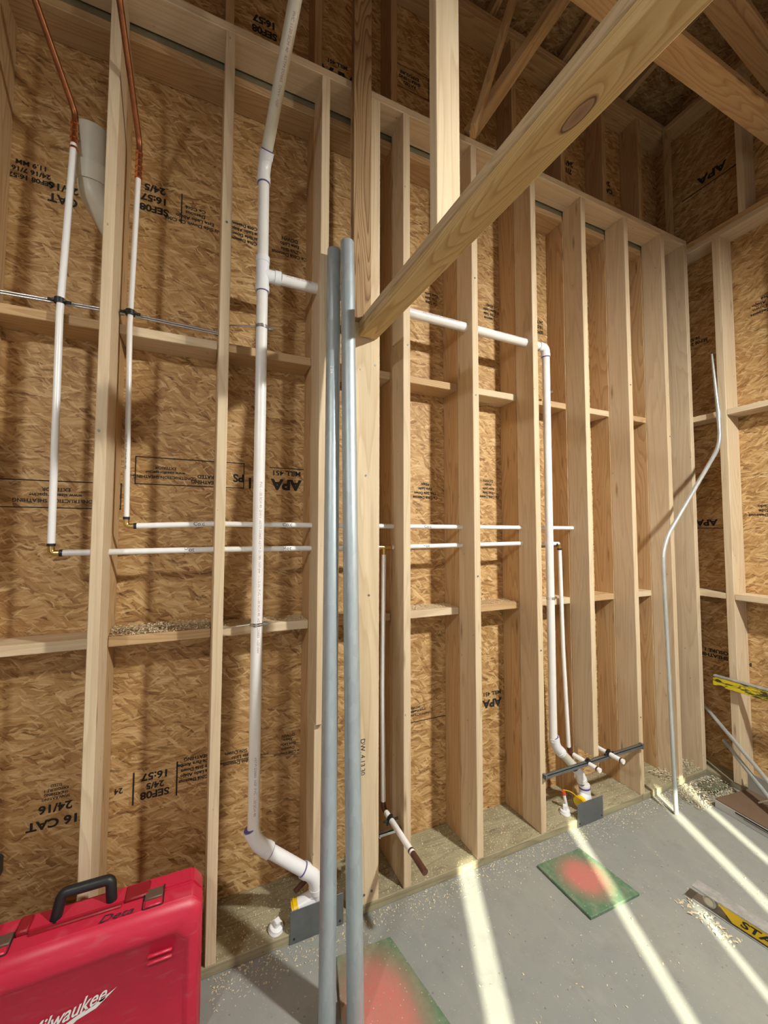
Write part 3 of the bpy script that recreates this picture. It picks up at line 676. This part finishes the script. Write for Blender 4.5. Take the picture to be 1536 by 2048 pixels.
tube('cleanout_wye', [V3(2.080, 1.764, 0.105), V3(2.025, 1.748, 0.095)], VR*1.45, 'fitting', vA, n=28)
pl = tube('test_plug', [V3(2.027, 1.749, 0.095), V3(2.003, 1.742, 0.090)], VR*1.48, 'yellow', vA, n=10); pl['label'] = 'yellow test plug'
ring('plug_rim', V3(2.010, 1.744, 0.091), (-1, -0.3, -0.2), VR*1.60, 0.006, 'yellow', pl)
pipe_print('PVC 1120 SCH 40  DWV  ASTM D2665 ASTM D1785  NSF-pw  1-1/2 IN  PVC 1120 SCH 40  ASTM D2665  NSF-dwv  PVC 1120', V3(RXv, RYv, 1.55), (0, 0, -1), (-0.35, -1, 0), VR*0.94, 0.0135, 'pipe_ink', vA)
# clamps on the two drops with their steel arms
def clamp(x, y, z, r, arm, label):
    t = thing('pipe_clamp', label, 'clamp', (x, y, z), group=None)
    for dz in (-0.004, 0.004): ring('band', (0, 0, dz), (0, 0, 1), r*1.12, 0.005, 'steel', t)
    bm = bmesh.new(); add_box(bm, (r, -0.008, -0.006), (r+0.022, 0.008, 0.006), 0.001); obj('ear', bm, 'steel', t)
    tube('screw', [(r+0.012, -0.016, 0), (r+0.012, 0.016, 0)], 0.003, 'steel', t, n=8)
    if arm: tube('rod', [(-r if arm[0] < 0 else r, 0, 0), arm], 0.0035, 'steel', t, n=8)
    return t
clamp(AX, AY, 2.523, VR, (-0.128, 0.03, -0.004), 'steel clamp on the left vent stack at the upper blocks')
clamp(AX, AY, 1.262, VR, (-0.128, 0.045, -0.016), 'steel clamp on the left vent stack at the lower blocks')
clamp(RXv, RYv, 2.483, VR*0.94, None, 'steel clamp on the right vent drop near its top')
clamp(RXv, RYv, 1.265, VR*0.94, None, 'steel clamp on the right vent drop at the lower blocks')
# wide grey-white elbow in the left bay
g = thing('vent_elbow', 'wide cream pipe elbow with an open end, behind the leftmost water riser', 'pipe', (-0.445, 1.90, 3.05))
hollow('pipe', [(0.004, -0.045, 0.182), (0.0, 0.0, 0.020)], 0.052, 0.005, 'pvc_old', g)
hollow('hub', [(0.001, -0.014, 0.050), (0, 0.002, -0.012)], 0.0585, 0.008, 'pvc_old', g)
hollow('elbow', [(0, 0.001, 0.004), (0.004, 0.006, -0.045), (0.070, 0.084, -0.140)], 0.0515, 0.005, 'pvc_old', g, rad=0.03)

# ------------------------------------------------------------------ water lines
HY = 1.820
hz, cz = 1.569, 1.668
def pex_ring(c, ax, r, parent): return ring('crimp_ring', c, ax, r*1.12, 0.010, 'black', parent)
hot = thing('hot_water_line', 'white hot water line starting at the far left riser, with its two drops', 'pipe', (-0.50, HY, hz))
def H3(*p): return tuple(Vector(p)-Vector((-0.50, HY, hz)))
pr = 0.0115
tube('riser', [H3(-0.503, HY, hz+0.03), H3(-0.508, HY, 2.45), H3(-0.487, HY, 3.115)], pr*1.03, 'pex', hot)
def copper_riser(f, x, z, p2, parent):
    a = Vector((x, HY, z)); 
    o = tube('copper_adapter', [f(x, HY, z-0.03), f(x, HY, z+0.085)], pr*0.98, 'copper_bright', parent)
    for dz, rr in ((-0.022, 1.2), (0.0, 1.15), (0.022, 1.22), (0.05, 1.12), (0.078, 1.18)): ring('solder_ring', f(x, HY, z+dz), (0, 0, 1), pr*rr, 0.008, 'copper_bright', o)
    d = Vector(p2)-Vector((x, HY, z+0.12)); e = Vector((x, HY, z+0.12)) + d*3.6
    tube('copper_pipe', [f(x, HY, z+0.07), f(x, HY, z+0.12), f(*e)], pr*0.92, 'copper', parent, rad=0.03)
copper_riser(H3, -0.487, 3.12, (-0.560, 1.63, 3.425), hot)
def el90(f, c, d1, d2, parent, r=pr, mat='brass'):
    c = Vector(c); d1 = Vector(d1); d2 = Vector(d2)
    o = tube('elbow', [f(*(c+d1*0.030)), f(*c), f(*(c+d2*0.030))], r*0.95, mat, parent, rad=0.014, n=16)
    pex_ring(f(*(c+d1*0.030)), d1, r, o); pex_ring(f(*(c+d2*0.030)), d2, r, o)
el90(H3, (-0.503, HY, hz-0.004), (0, 0, 1), (1, 0, 0), hot)
tube('run', [H3(-0.475, HY, hz-0.004), H3(0.036, HY, hz+0.001), H3(0.79, HY, hz), H3(1.26, HY, hz+0.006), H3(1.70, HY, hz+0.012), H3(1.965, HY, hz+0.007)], pr, 'pex', hot)
bm = bmesh.new(); add_tube(bm, [H3(0.775, HY, hz), H3(0.845, HY, hz)], pr*1.10, 16); add_tube(bm, [H3(0.806, HY, hz), H3(0.806, HY, hz-0.035)], pr*1.05, 16)
te = obj('tee', bm, 'brass', hot, smooth=True); te['label'] = 'brass tee'
for q in ((0.778, hz), (0.842, hz)): ring('crimp_ring', H3(q[0], HY, q[1]), (1, 0, 0), pr*1.2, 0.008, 'copper_bright', te)
tube('drop', [H3(0.806, HY, hz-0.03), H3(0.800, HY, 0.9), H3(0.806, HY, 0.368)], pr, 'pex', hot)
def stub(f, x, y0, y1, z, parent, tip=None):
    el = tube('elbow', [f(x-0.004, HY, z+0.035), f(x, HY-0.002, z), f(x, HY-0.035, z)], pr*1.05, 'copper_dark', parent, rad=0.014)
    ym = tip if tip else y1
    tube('stub', [f(x, HY-0.03, z), f(x, ym, z)], pr*1.12, 'pex', parent)
    ring('crimp_ring', f(x, ym+0.014, z), (0, 1, 0), pr*1.22, 0.008, 'copper_dark', parent)
    if tip:
        o = tube('copper_stub', [f(x, tip, z), f(x, y1+0.01, z), f(x, y1, z)], pr*1.08, 'copper_dark', parent); o['label'] = 'dark copper stub end'
    else:
        tube('end_cap', [f(x, y1+0.006, z), f(x, y1-0.002, z)], pr*1.15, 'white_print', parent)
stub(H3, 0.808, HY, 1.425, 0.332, hot, tip=1.525)
el90(H3, (1.972, HY, hz+0.004), (-1, 0, 0), (0, 0, -1), hot, mat='brass')
tube('drop', [H3(1.973, HY, hz-0.03), H3(1.985, HY, 0.95), H3(2.014, HY, 0.368)], pr, 'pex', hot)
stub(H3, 2.020, HY, 1.618, 0.335, hot)
cold = thing('cold_water_line', 'white cold water line, upper of the two horizontal runs, from the second riser', 'pipe', (-0.277, HY, cz))
def C3(*p): return tuple(Vector(p)-Vector((-0.277, HY, cz)))
tube('riser', [C3(-0.275, HY, cz+0.03), C3(-0.286, HY, 2.45), C3(-0.274, HY, 3.085)], pr*0.86, 'pex', cold)
copper_riser(C3, -0.274, 3.085, (-0.308, 1.54, 3.475), cold)
el90(C3, (-0.275, HY, cz-0.003), (0, 0, 1), (1, 0, 0), cold, r=pr*0.9)
tube('run', [C3(-0.248, HY, cz-0.003), C3(0.036, HY, cz+0.008), C3(0.44, HY, cz+0.006), C3(1.26, HY, cz+0.004), C3(2.15, HY, cz+0.004)], pr*0.98, 'pex', cold)
tube('drop', [C3(2.15, HY, cz+0.004), C3(2.185, HY, cz), C3(2.19, HY, 1.0), C3(2.19, HY, 0.385)], pr*0.98, 'pex', cold, rad=0.02)
stub(C3, 2.192, HY, 1.602, 0.352, cold)
pipe_print('Cold', C3(-0.02, HY, cz+0.006), (1, 0, 0), (0, -1, 0.1), pr, 0.022, 'pen_ink', cold, 'handwriting')
pipe_print('Cold', C3(0.335, HY, cz+0.006), (1, 0, 0), (-0.2, -1, 0.1), pr, 0.022, 'pen_ink', cold, 'handwriting')
pipe_print('Cold', C3(1.05, HY, cz+0.004), (1, 0, 0), (-0.2, -1, 0.1), pr, 0.022, 'pen_ink', cold, 'handwriting')
pipe_print('Hot', H3(-0.055, HY, hz+0.001), (1, 0, 0), (0, -1, 0.1), pr, 0.024, 'pen_ink', hot, 'handwriting')
pipe_print('Hot', H3(0.335, HY, hz+0.001), (1, 0, 0), (-0.2, -1, 0.1), pr, 0.024, 'pen_ink', hot, 'handwriting')
pipe_print('Hot', H3(1.04, HY, hz+0.004), (1, 0, 0), (-0.2, -1, 0.1), pr, 0.024, 'pen_ink', hot, 'handwriting')
pipe_print('NSF-pw PEX 3/4 IN 100 PSI 180F', C3(-0.283, HY, 1.95), (0, 0, -1), (0.1, -1, 0), pr*0.86, 0.010, 'pen_ink', cold)

# support rods and struts
def clip(parent, c, ax=(0, 0, 1)):
    """Black plastic pipe clip: a ring round the pipe and two jaws."""
    c = Vector(c); a = Vector(ax).normalized()
    o = ring('pipe_clip', c, a, pr*1.45, 0.020, 'black', parent, 16)
    s = Vector((0, 0, 1)).cross(a) if abs(a.z) < 0.9 else Vector((1, 0, 0))
    up_ = a.cross(s)
    bm = bmesh.new()
    for k in (-1, 1):
        q = c + s*k*pr*1.5
        add_tube(bm, [q - up_*k*0.0, q + (up_ if abs(a.z) < 0.9 else Vector((0, -1, 0)))*pr*(-1.6 if abs(a.z) < 0.9 else 0.9)], 0.0045, 8)
        add_tube(bm, [q, q+s*k*0.018], 0.0055, 8)
    add_tube(bm, [c, c + ((up_ if abs(a.z) < 0.9 else Vector((0, -1, 0)))*pr*(1.9 if abs(a.z) < 0.9 else -1.4))], 0.009, 8)
    j = obj('jaw', bm, 'black', o, smooth=True)
    return o
for xa, xb, za, zb, cx, cz_, lab in ((-0.726, -0.364, 2.497, 2.503, -0.510, 2.497, 'bright steel rail above the upper block at the left photo edge'),
                                (-0.322, 0.034, 2.505, 2.494, -0.286, 2.503, 'bright steel rail above the upper block between the second riser and thin stud')):
    t = thing('support_rail', lab, 'rail', (xa, 1.838, za))
    for dz, dy, rr in ((0.0045, 0, 0.0036), (-0.0045, 0, 0.0036)):
        tube('rod', [(0, dy, dz), (xb-xa, dy, zb-za+dz)], rr, 'steel', t, n=10)
    bm = bmesh.new(); add_box(bm, (0.0, -0.002, -0.008), (0.012, 0.008, 0.012)); add_box(bm, (xb-xa-0.012, -0.002, zb-za-0.008), (xb-xa, 0.008, zb-za+0.012)); obj('bracket', bm, 'steel', t)
    clip(t, (cx-xa, HY-1.838, cz_-za))
t = thing('support_strut', 'dark steel strut spanning the studs below the two capped stubs', 'strut', (1.69, FY-0.012, 0.338))
bm = bmesh.new()
for lo_, hi_ in (((0, -0.010, 0.006), (0.80, 0.011, 0.0085)), ((0, -0.010, -0.008), (0.80, -0.0075, 0.0085)), ((0, 0.0085, -0.008), (0.80, 0.011, 0.0085))): add_box(bm, lo_, hi_)
add_box(bm, (0.785, -0.012, -0.016), (0.80, 0.012, 0.014)); add_box(bm, (0.0, -0.012, -0.012), (0.012, 0.012, 0.012))
o = obj('channel', bm, 'plate_steel', t)
clip(t, (2.020-1.69, 0.0, 0.003), (0, 1, 0)); clip(t, (2.192-1.69, 0.0, 0.016), (0, 1, 0))
t = thing('support_strut', 'short bright steel strut under the copper-tipped stub', 'strut', (0.742, FY+0.035, 0.282))
bm = bmesh.new(); add_box(bm, (0, -0.009, 0.004), (0.115, 0.009, 0.007)); add_box(bm, (0, -0.009, -0.007), (0.115, -0.0065, 0.007)); obj('channel', bm, 'steel', t)
for xx in (0.004, 0.111): tube('screw', [(xx, -0.02, 0), (xx, 0.01, 0)], 0.004, 'steel', t, n=8)
clip(t, (0.808-0.742, 0.0, 0.048), (0, 1, 0))

# floor-level bits by the drains
def nail_plate(x0, x1, lab, tilt):
    t = thing('protective_plate', lab, 'plate', ((x0+x1)/2, FY-0.005, 0.0), (math.radians(tilt), 0, 0))
    w = (x1-x0)/2; bm = bmesh.new(); add_box(bm, (-w, -0.0012, 0.002), (w, 0.0012, 0.128), 0.0006); obj('sheet', bm, 'plate_steel', t)
    for xx, zz in ((-w*0.86, 0.02), (w*0.86, 0.02)):
        tube('screw', [(xx, -0.0035, zz), (xx, -0.0005, zz)], 0.004, 'black', t, n=10)
nail_plate(0.348, 0.570, 'grey steel guard plate at the foot of the left vent stack', 0)
nail_plate(1.938, 2.140, 'grey steel guard plate below the right-hand drain', 0)
def cap(x, y, rot, lab, tilt):
    t = thing('cleanout_cap', lab, 'cap', (x, y, 0.038), (tilt, 0, rot))
    lathe('disc', [(0, 0), (0.030, 0), (0.031, 0.006), (0.027, 0.012), (0.026, 0.019), (0.020, 0.022), (0, 0.022)], 'fitting', t)
    bm = bmesh.new(); add_box(bm, (-0.011, -0.011, 0.020), (0.011, 0.011, 0.046), 0.002); obj('square_head', bm, 'fitting', t)
cap(0.300, 1.748, 0.4, 'white threaded cap lying on the plate beside the left drain', 0.25)
cap(1.925, 1.775, 0.7, 'white threaded cap lying beside the right drain', 0.0)
t = thing('glue_tube', 'small white tube with a red cap on the floor plate by the right drain', 'tube', (1.968, 1.800, 0.038), (0.0, math.radians(-14), math.radians(0)))
lathe('body', [(0, 0), (0.009, 0.0), (0.009, 0.002), (0.008, 0.085), (0.004, 0.092), (0, 0.092)], 'fitting', t)
lathe('cap', [(0, 0.088), (0.011, 0.088), (0.010, 0.108), (0, 0.110)], 'orange_red', t)
wire = thing('tag_wire', 'thin curved yellow wire between the tube and right drain plug', 'wire', (1.96, 1.80, 0.13))
tube('strand', [(-0.02, 0, 0.02), (0.01, -0.03, 0.02), (0.045, -0.06, -0.015)], 0.0022, 'yellow', wire, rad=0.02, n=8)

# ------------------------------------------------------------------ grey galvanized pipes, conduits
def galv(a, b, r, lab):
    a = Vector(a); b = Vector(b)
    t = thing('metal_pipe', lab, 'pipe', a, group=None)
    hollow('pipe_body', [(0, 0, 0), tuple(b-a)], r, 0.004, 'galv', t)
    d = (b-a).normalized(); ln = (b-a).length
    return t, d, ln
g1, d1_, ln1 = galv((0.4065, 1.375, 0.0145), (0.4965, 1.670, 2.885), 0.0292, 'left grey galvanized pipe of the leaning pair')
g2, d2_, ln2 = galv((0.494, 1.340, 0.0145), (0.5385, 1.612, 2.895), 0.0292, 'right grey galvanized pipe of the leaning pair')
lb = pipe_print('2 IN', tuple(d1_*(ln1*0.80)), tuple(-d1_), (-0.5, -1, 0), 0.0297, 0.02, 'white_print', g1, 'sticker')
ct = thing('bent_conduit', 'bent steel conduit leaning in the right corner', 'conduit', (2.545, 1.54, 0.0))
bp = [(0, 0, 0.012), (-0.047, 0, 1.571), (0.560, -0.020, 2.225), (0.575, -0.010, 2.42)]
tube('conduit_body', bp, 0.0117, 'emt', ct, rad=[0.13, 0.12], n=18)
tube('coupling', [(0.574, -0.011, 2.405), (0.577, -0.009, 2.46)], 0.0137, 'emt', ct, n=18)
tube('upper_length', [(0.575, -0.010, 2.44), (0.590, 0.022, 2.86)], 0.0115, 'emt', ct, n=18, r_end=0.006)
tag(tube('straight_conduit', [(3.245, 1.755, 0.435), (2.83, 0.99, 0.066)], 0.0117, 'emt'), 'straight steel conduit slanting out of the right corner', 'conduit')
tag(tube('straight_conduit', [(3.17, 1.60, 0.275), (2.86, 1.12, 0.068)], 0.0117, 'galv'), 'lower duller conduit beneath the slanting one', 'conduit')

# ------------------------------------------------------------------ tool case
def build_case():
    x0, x1 = -0.62, 0.022; y0, y1 = 1.500, 1.655; H = 0.452
    t = thing('tool_case', 'red plastic power tool case standing at the lower left', 'case', ((x0+x1)/2, (y0+y1)/2, 0))
    W = (x1-x0)/2; D = (y1-y0)/2
    def shell(name, ya, yb, mat, c, hh):
        bm = bmesh.new()
        prof = [(-W+c, 0), (W-c, 0), (W, c), (W, hh-c*1.3), (W-c, hh), (-W+c, hh), (-W, hh-c), (-W, c)]
        fr = [bm.verts.new((x, ya, z)) for x, z in prof]; bk = [bm.verts.new((x, yb, z)) for x, z in prof]
        bm.faces.new(fr); bm.faces.new(bk[::-1]); n = len(prof)
        for k in range(n): bm.faces.new((fr[k], bk[k], bk[(k+1) % n], fr[(k+1) % n]))
        bmesh.ops.recalc_face_normals(bm, faces=bm.faces)
        bmesh.ops.bevel(bm, geom=list(bm.edges), offset=0.006, segments=2, affect='EDGES')
        return obj(name, bm, mat, t, smooth=True)
    shell('back_shell', 0.010, D, 'red', 0.030, H)
    # front shell: flange, chamfer and raised panel lofted together
    bm = bmesh.new()
    def loop(ins, y, zt, c):
        pr_ = [(-W+ins+c, ins*0.6), (W-ins-c, ins*0.6), (W-ins, ins*0.6+c), (W-ins, zt-c), (W-ins-c, zt), (-W+ins+c, zt), (-W+ins, zt-c), (-W+ins, ins*0.6+c)]
        return [bm.verts.new((x, y, z)) for x, z in pr_]
    ls = [loop(0.0, 0.004, H, 0.032), loop(0.0, -D+0.030, H-0.004, 0.032), loop(0.012, -D+0.004, H-0.030, 0.034), loop(0.030, -D-0.002, H-0.060, 0.036),
          loop(0.044, -D-0.001, H-0.078, 0.036), loop(0.050, -D+0.006, H-0.086, 0.034)]
    for a, b_ in zip(ls, ls[1:]):
        for k in range(8): bm.faces.new((a[k], a[(k+1) % 8], b_[(k+1) % 8], b_[k]))
    bm.faces.new(ls[-1]); bm.faces.new(ls[0][::-1])
    bmesh.ops.recalc_face_normals(bm, faces=bm.faces)
    bmesh.ops.bevel(bm, geom=list(bm.edges), offset=0.003, segments=2, affect='EDGES')
    fs = obj('front_shell', bm, 'red', t, smooth=True)
    bm = bmesh.new()
    for k in range(2): add_box(bm, (W-0.155, -D-0.006, H-0.125-k*0.020), (W-0.085, -D+0.004, H-0.117-k*0.020), 0.003)
    add_box(bm, (W-0.30, -D-0.002, H-0.34), (W-0.16, -D+0.010, H-0.334), 0.002)
    obj('grip_rib', bm, 'red', fs, smooth=True)
    # top ridge blocks round the handle
    bm = bmesh.new()
    add_box(bm, (-0.185, 0.006, H-0.012), (-0.155, D-0.012, H+0.010), 0.004); add_box(bm, (0.09, 0.006, H-0.012), (0.16, D-0.012, H+0.006), 0.004)
    add_box(bm, (-0.15, -0.010, H-0.012), (0.085, 0.004, H+0.006), 0.003)
    obj('top_rib', bm, 'red_dark', t, smooth=True)
    # handle
    hx0, hx1 = -0.082, 0.046; hy = 0.040
    hp = smooth_path([(hx0-0.012, hy-0.01, H-0.006), (hx0, hy, H+0.062), (hx1, hy, H+0.062), (hx1+0.006, hy-0.006, H-0.006)], 0.016, 5)
    bm = bmesh.new(); add_tube(bm, hp, 0.0155, 14); obj('handle', bm, 'black', t, smooth=True)
    # latches
    for lx in (0.175, -0.215):
        bm = bmesh.new(); add_box(bm, (lx-0.026, -0.016, H-0.006), (lx+0.026, 0.024, H+0.005), 0.003); lt = obj('latch', bm, 'latch_brown', t, smooth=True)
        bm = bmesh.new(); add_box(bm, (lx-0.024, -0.042, H-0.010), (lx+0.024, -0.018, H+0.002), 0.003); obj('latch_lip', bm, 'red', lt, smooth=True)
        tube('hinge_wire', [(lx-0.029, 0.026, H+0.004), (lx-0.029, -0.045, H-0.002), (lx+0.029, -0.045, H-0.002), (lx+0.029, 0.026, H+0.004)], 0.0016, 'black', lt, rad=0.006, n=8)
    text_obj('handwriting', [('Deta', 0, 0, 0.036, 0.0, 0.35, 1.3)], (0.075, -0.035, H+0.0012), (1, 0, 0), (0, 0.93, 0.02), 'pen_ink', t)
    # logo: slanted script with lightning underline
    lo = (-0.036, -D+0.0045, H-0.203); u = Vector((1, 0, 0.20)).normalized(); w = Vector((0.0, 0, 1))
    lg = text_obj('logo', [('Milwaukee', 0, 0, 0.054, 0.014, 0.45, 0.84)], lo, u, w, 'white_print', t)
    bm = bmesh.new()
    for poly in ([(-0.11, -0.040), (0.075, -0.028), (0.128, 0.000), (0.045, -0.021), (0.055, -0.014), (-0.03, -0.030)], [(-0.125, -0.050), (0.01, -0.041), (0.03, -0.030), (-0.055, -0.041)]):
        bm.faces.new([bm.verts.new(Vector(lo)+u*x+w*z) for x, z in poly])
    obj('lightning_underline', bm, 'white_print', lg)
    return t
build_case()
# dark tool at the left edge
t = thing('cordless_tool', 'black tool partly cropped by the left edge above the red case', 'tool', (-0.545, 1.62, 0.452))
bm = bmesh.new(); add_box(bm, (-0.05, -0.035, 0.0), (0.004, 0.035, 0.05), 0.008); obj('battery', bm, 'black', t, smooth=True)
tube('grip', [(-0.03, 0, 0.04), (-0.026, 0, 0.17)], 0.019, 'black', t, n=14)
bm = bmesh.new(); add_box(bm, (-0.06, -0.03, 0.15), (0.010, 0.03, 0.22), 0.012); obj('head', bm, 'black', t, smooth=True)

# ------------------------------------------------------------------ floor plates, boxes, levels
def floor_plate(pts, c, mat, lab):
    bm = bmesh.new(); lo_ = [bm.verts.new((x-c[0], y-c[1], 0.001)) for x, y in pts]; hi_ = [bm.verts.new((x-c[0], y-c[1], 0.014)) for x, y in pts]
    bm.faces.new(lo_[::-1]); bm.faces.new(hi_); n = len(pts)
    for k in range(n): bm.faces.new((lo_[k], lo_[(k+1) % n], hi_[(k+1) % n], hi_[k]))
    bmesh.ops.recalc_face_normals(bm, faces=bm.faces)
    bmesh.ops.bevel(bm, geom=list(bm.edges), offset=0.002, segments=1, affect='EDGES')
    o = obj('painted_panel', bm, mat, loc=(c[0], c[1], 0)); return tag(o, lab, 'panel')
floor_plate([(1.535, 1.290), (1.838, 1.283), (1.812, 1.582), (1.530, 1.590)], (1.68, 1.43), 'spray_far', 'green panel with a red sprayed spot lying on the floor below the cut stud')
floor_plate([(0.40, 1.13), (0.80, 1.12), (0.722, 1.560), (0.50, 1.575)], (0.62, 1.36), 'spray_near', 'green and red sprayed panel at the bottom edge beside the grey pipes')

bx = thing('cardboard_box', 'flat open carton with white lower edge in the right corner', 'box', (2.96, 1.21, 0), (0, 0, math.radians(-6)))
bm = bmesh.new(); add_box(bm, (-0.15, -0.31, 0.0), (0.15, 0.27, 0.045), 0.002); obj('tray', bm, 'white_card', bx)
bm = bmesh.new(); add_box(bm, (-0.148, -0.308, 0.045), (0.148, 0.268, 0.052), 0.001); obj('lid', bm, 'cardboard', bx)
bm = bmesh.new(); add_box(bm, (-0.1515, -0.16, 0.026), (-0.150, 0.12, 0.028)); add_box(bm, (-0.1515, -0.05, 0.034), (-0.150, 0.16, 0.042)); obj('printed_line', bm, 'lid_grey', bx)
bm = bmesh.new(); add_box(bm, (0.144, 0.02, 0.05), (0.149, 0.268, 0.155), 0.001); fl = obj('flap', bm, 'grey_card', bx)
tag(tube('white_cable', [(3.02, 1.36, 0.056), (3.03, 1.30, 0.105), (3.03, 1.22, 0.125), (3.00, 1.08, 0.095), (2.96, 0.95, 0.056)], 0.0045, 'pex', rad=0.06, n=10), 'thin white cable arching over the open carton', 'cable')
bm = bmesh.new()
for (x, y, z, sx, sy, sz) in ((3.02, 1.60, 0.0, 0.16, 0.09, 0.035),):
    add_box(bm, (x-sx/2, y-sy/2, 0.0), (x+sx/2, y+sy/2, sz), 0.006)
o = obj('board_offcut', bm, 'rubble'); tag(o, 'greenish grey offcut lying in the shavings at the right corner', 'offcut')

lv = thing('spirit_level', 'scuffed yellow level lying on the floor at the right edge', 'level', (2.062, 1.18, 0), (0, 0, math.radians(8)))
ll = 0.62
bm = bmesh.new(); add_box(bm, (-0.030, -ll, 0.058), (0.030, 0.0, 0.064), 0.001); add_box(bm, (-0.030, -ll, 0.0), (0.030, 0.0, 0.006), 0.001); obj('rail', bm, 'level_grey', lv)
bm = bmesh.new(); add_box(bm, (-0.006, -ll, 0.005), (0.006, -0.115, 0.059)); add_box(bm, (-0.006, -0.115, 0.045), (0.006, -0.015, 0.059)); obj('web', bm, 'latch_brown', lv)
bm = bmesh.new()
vs = [bm.verts.new(p) for p in ((-0.0295, -0.095, 0.058), (-0.0295, -0.145, 0.014), (-0.0295, -ll, 0.014), (-0.0295, -ll, 0.058))]
vt = [bm.verts.new(v.co+Vector((0.006, 0, 0))) for v in vs]
bm.faces.new(vs); bm.faces.new(vt[::-1])
for k in range(4): bm.faces.new((vs[k], vt[k], vt[(k+1) % 4], vs[(k+1) % 4]))
bmesh.ops.recalc_face_normals(bm, faces=bm.faces)
yl = obj('label_strip', bm, 'yellow', lv); yl['label'] = 'yellow strip with black lettering'
text_obj('lettering', [('STABILA', 0, 0, 0.038, 0.03, 0.25, 1.5)], (-0.0302, -0.275, 0.036), (0, -1, 0), (0, 0, 1), 'black', yl)
ring('vial_housing', (-0.004, -0.062, 0.034), (1, 0, 0), 0.024, 0.030, 'level_grey', lv)
ring('vial_window', (-0.018, -0.062, 0.034), (1, 0, 0), 0.016, 0.010, 'pvc_old', lv)
lu = thing('spirit_level', 'scuffed yellow and black level resting on edge along the right wall', 'level', (3.128, 1.625, 0.625))
bm = bmesh.new(); add_box(bm, (-0.012, -1.1, 0.008), (0.012, 0.0, 0.068), 0.003); obj('body', bm, 'scuffed_yellow', lu)
bm = bmesh.new(); add_box(bm, (-0.015, -1.1, 0.068), (0.015, -0.005, 0.078), 0.002); obj('edge_rail', bm, 'level_grey', lu)

# ------------------------------------------------------------------ shavings and dust
def chips(name, n, area, z, lab, size=(0.004, 0.014), seed=1, pile=0.0, mat='shaving', dens=None):
    rnd = random.Random(seed); bm = bmesh.new()
    x0, y0, x1, y1 = area
    for _ in range(n):
        x = rnd.uniform(x0, x1); y = y0+(y1-y0)*(rnd.random() if dens is None else rnd.random()**dens)
        s = rnd.uniform(*size); w = s*rnd.uniform(0.25, 0.6); a = rnd.uniform(0, PI)
        zz = z + rnd.random()*pile*max(0, (1-abs((y-(y0+y1)/2)/((y1-y0)/2))**2)) + 0.0008
        ux = Vector((math.cos(a), math.sin(a), rnd.uniform(-0.3, 0.3) if pile else rnd.uniform(-0.08, 0.08)))*s/2; uy = Vector((-math.sin(a), math.cos(a), rnd.uniform(-0.4, 0.4)))*w/2
        c = Vector((x, y, zz + abs(ux.z)+abs(uy.z)))
        curl = Vector((0, 0, s*rnd.uniform(0.05, 0.25)))
        v = [bm.verts.new(c-ux-uy), bm.verts.new(c-uy+curl), bm.verts.new(c+ux-uy), bm.verts.new(c+ux+uy), bm.verts.new(c+uy+curl), bm.verts.new(c-ux+uy)]
        bm.faces.new((v[0], v[1], v[4], v[5])); bm.faces.new((v[1], v[2], v[3], v[4]))
    o = obj(name, bm, mat); return tag(o, lab, 'shavings', kind='stuff')
chips('wood_shavings', 6500, (-0.1, FY+0.004, 3.1, BY-0.01), 0.038, 'pale shavings and sawdust scattered on the floor plates', (0.002, 0.008), 3)
chips('wood_shavings', 2600, (0.05, 1.55, 3.0, FY-0.004), 0.0, 'loose chips on the concrete along the floor plate', (0.002, 0.009), 4, dens=0.45)
chips('wood_shavings', 420, (0.3, 1.0, 2.4, 1.6), 0.0, 'sparse chips scattered over the open floor', (0.002, 0.009), 9)
chips('wood_shavings', 1500, (-0.322, MY+0.004, 0.03, BY-0.03), 1.243, 'heap of shavings on the lower block between the second riser and thin stud', (0.004, 0.012), 5, pile=0.030)
chips('wood_shavings', 350, (0.08, MY+0.004, 0.43, BY-0.01), 1.243, 'shavings on the lower block behind the tall left vent', (0.004, 0.012), 6, pile=0.012)
chips('wood_shavings', 500, (0.90, MY+0.004, 1.25, BY-0.01), 1.243, 'shavings on the lower block just right of the wide post', (0.004, 0.011), 7, pile=0.008)
chips('wood_shavings', 400, (1.31, MY+0.004, 1.66, BY-0.01), 1.243, 'shavings on the lower block second right of the wide post', (0.004, 0.011), 8, pile=0.008)
chips('wood_shavings', 1800, (2.72, 1.50, 3.12, 1.70), 0.0, 'mound of sawdust on the floor at the right corner', (0.003, 0.012), 10, pile=0.045)
chips('wood_shavings', 900, (2.75, FY+0.01, 3.12, MY), 0.038, 'heap of sawdust on the plate behind the bent conduit foot', (0.003, 0.012), 11, pile=0.035)
chips('wood_shavings', 90, (1.95, 0.98, 2.03, 1.20), 0.0, 'curled pale shavings beside the level on the floor', (0.006, 0.02), 12)
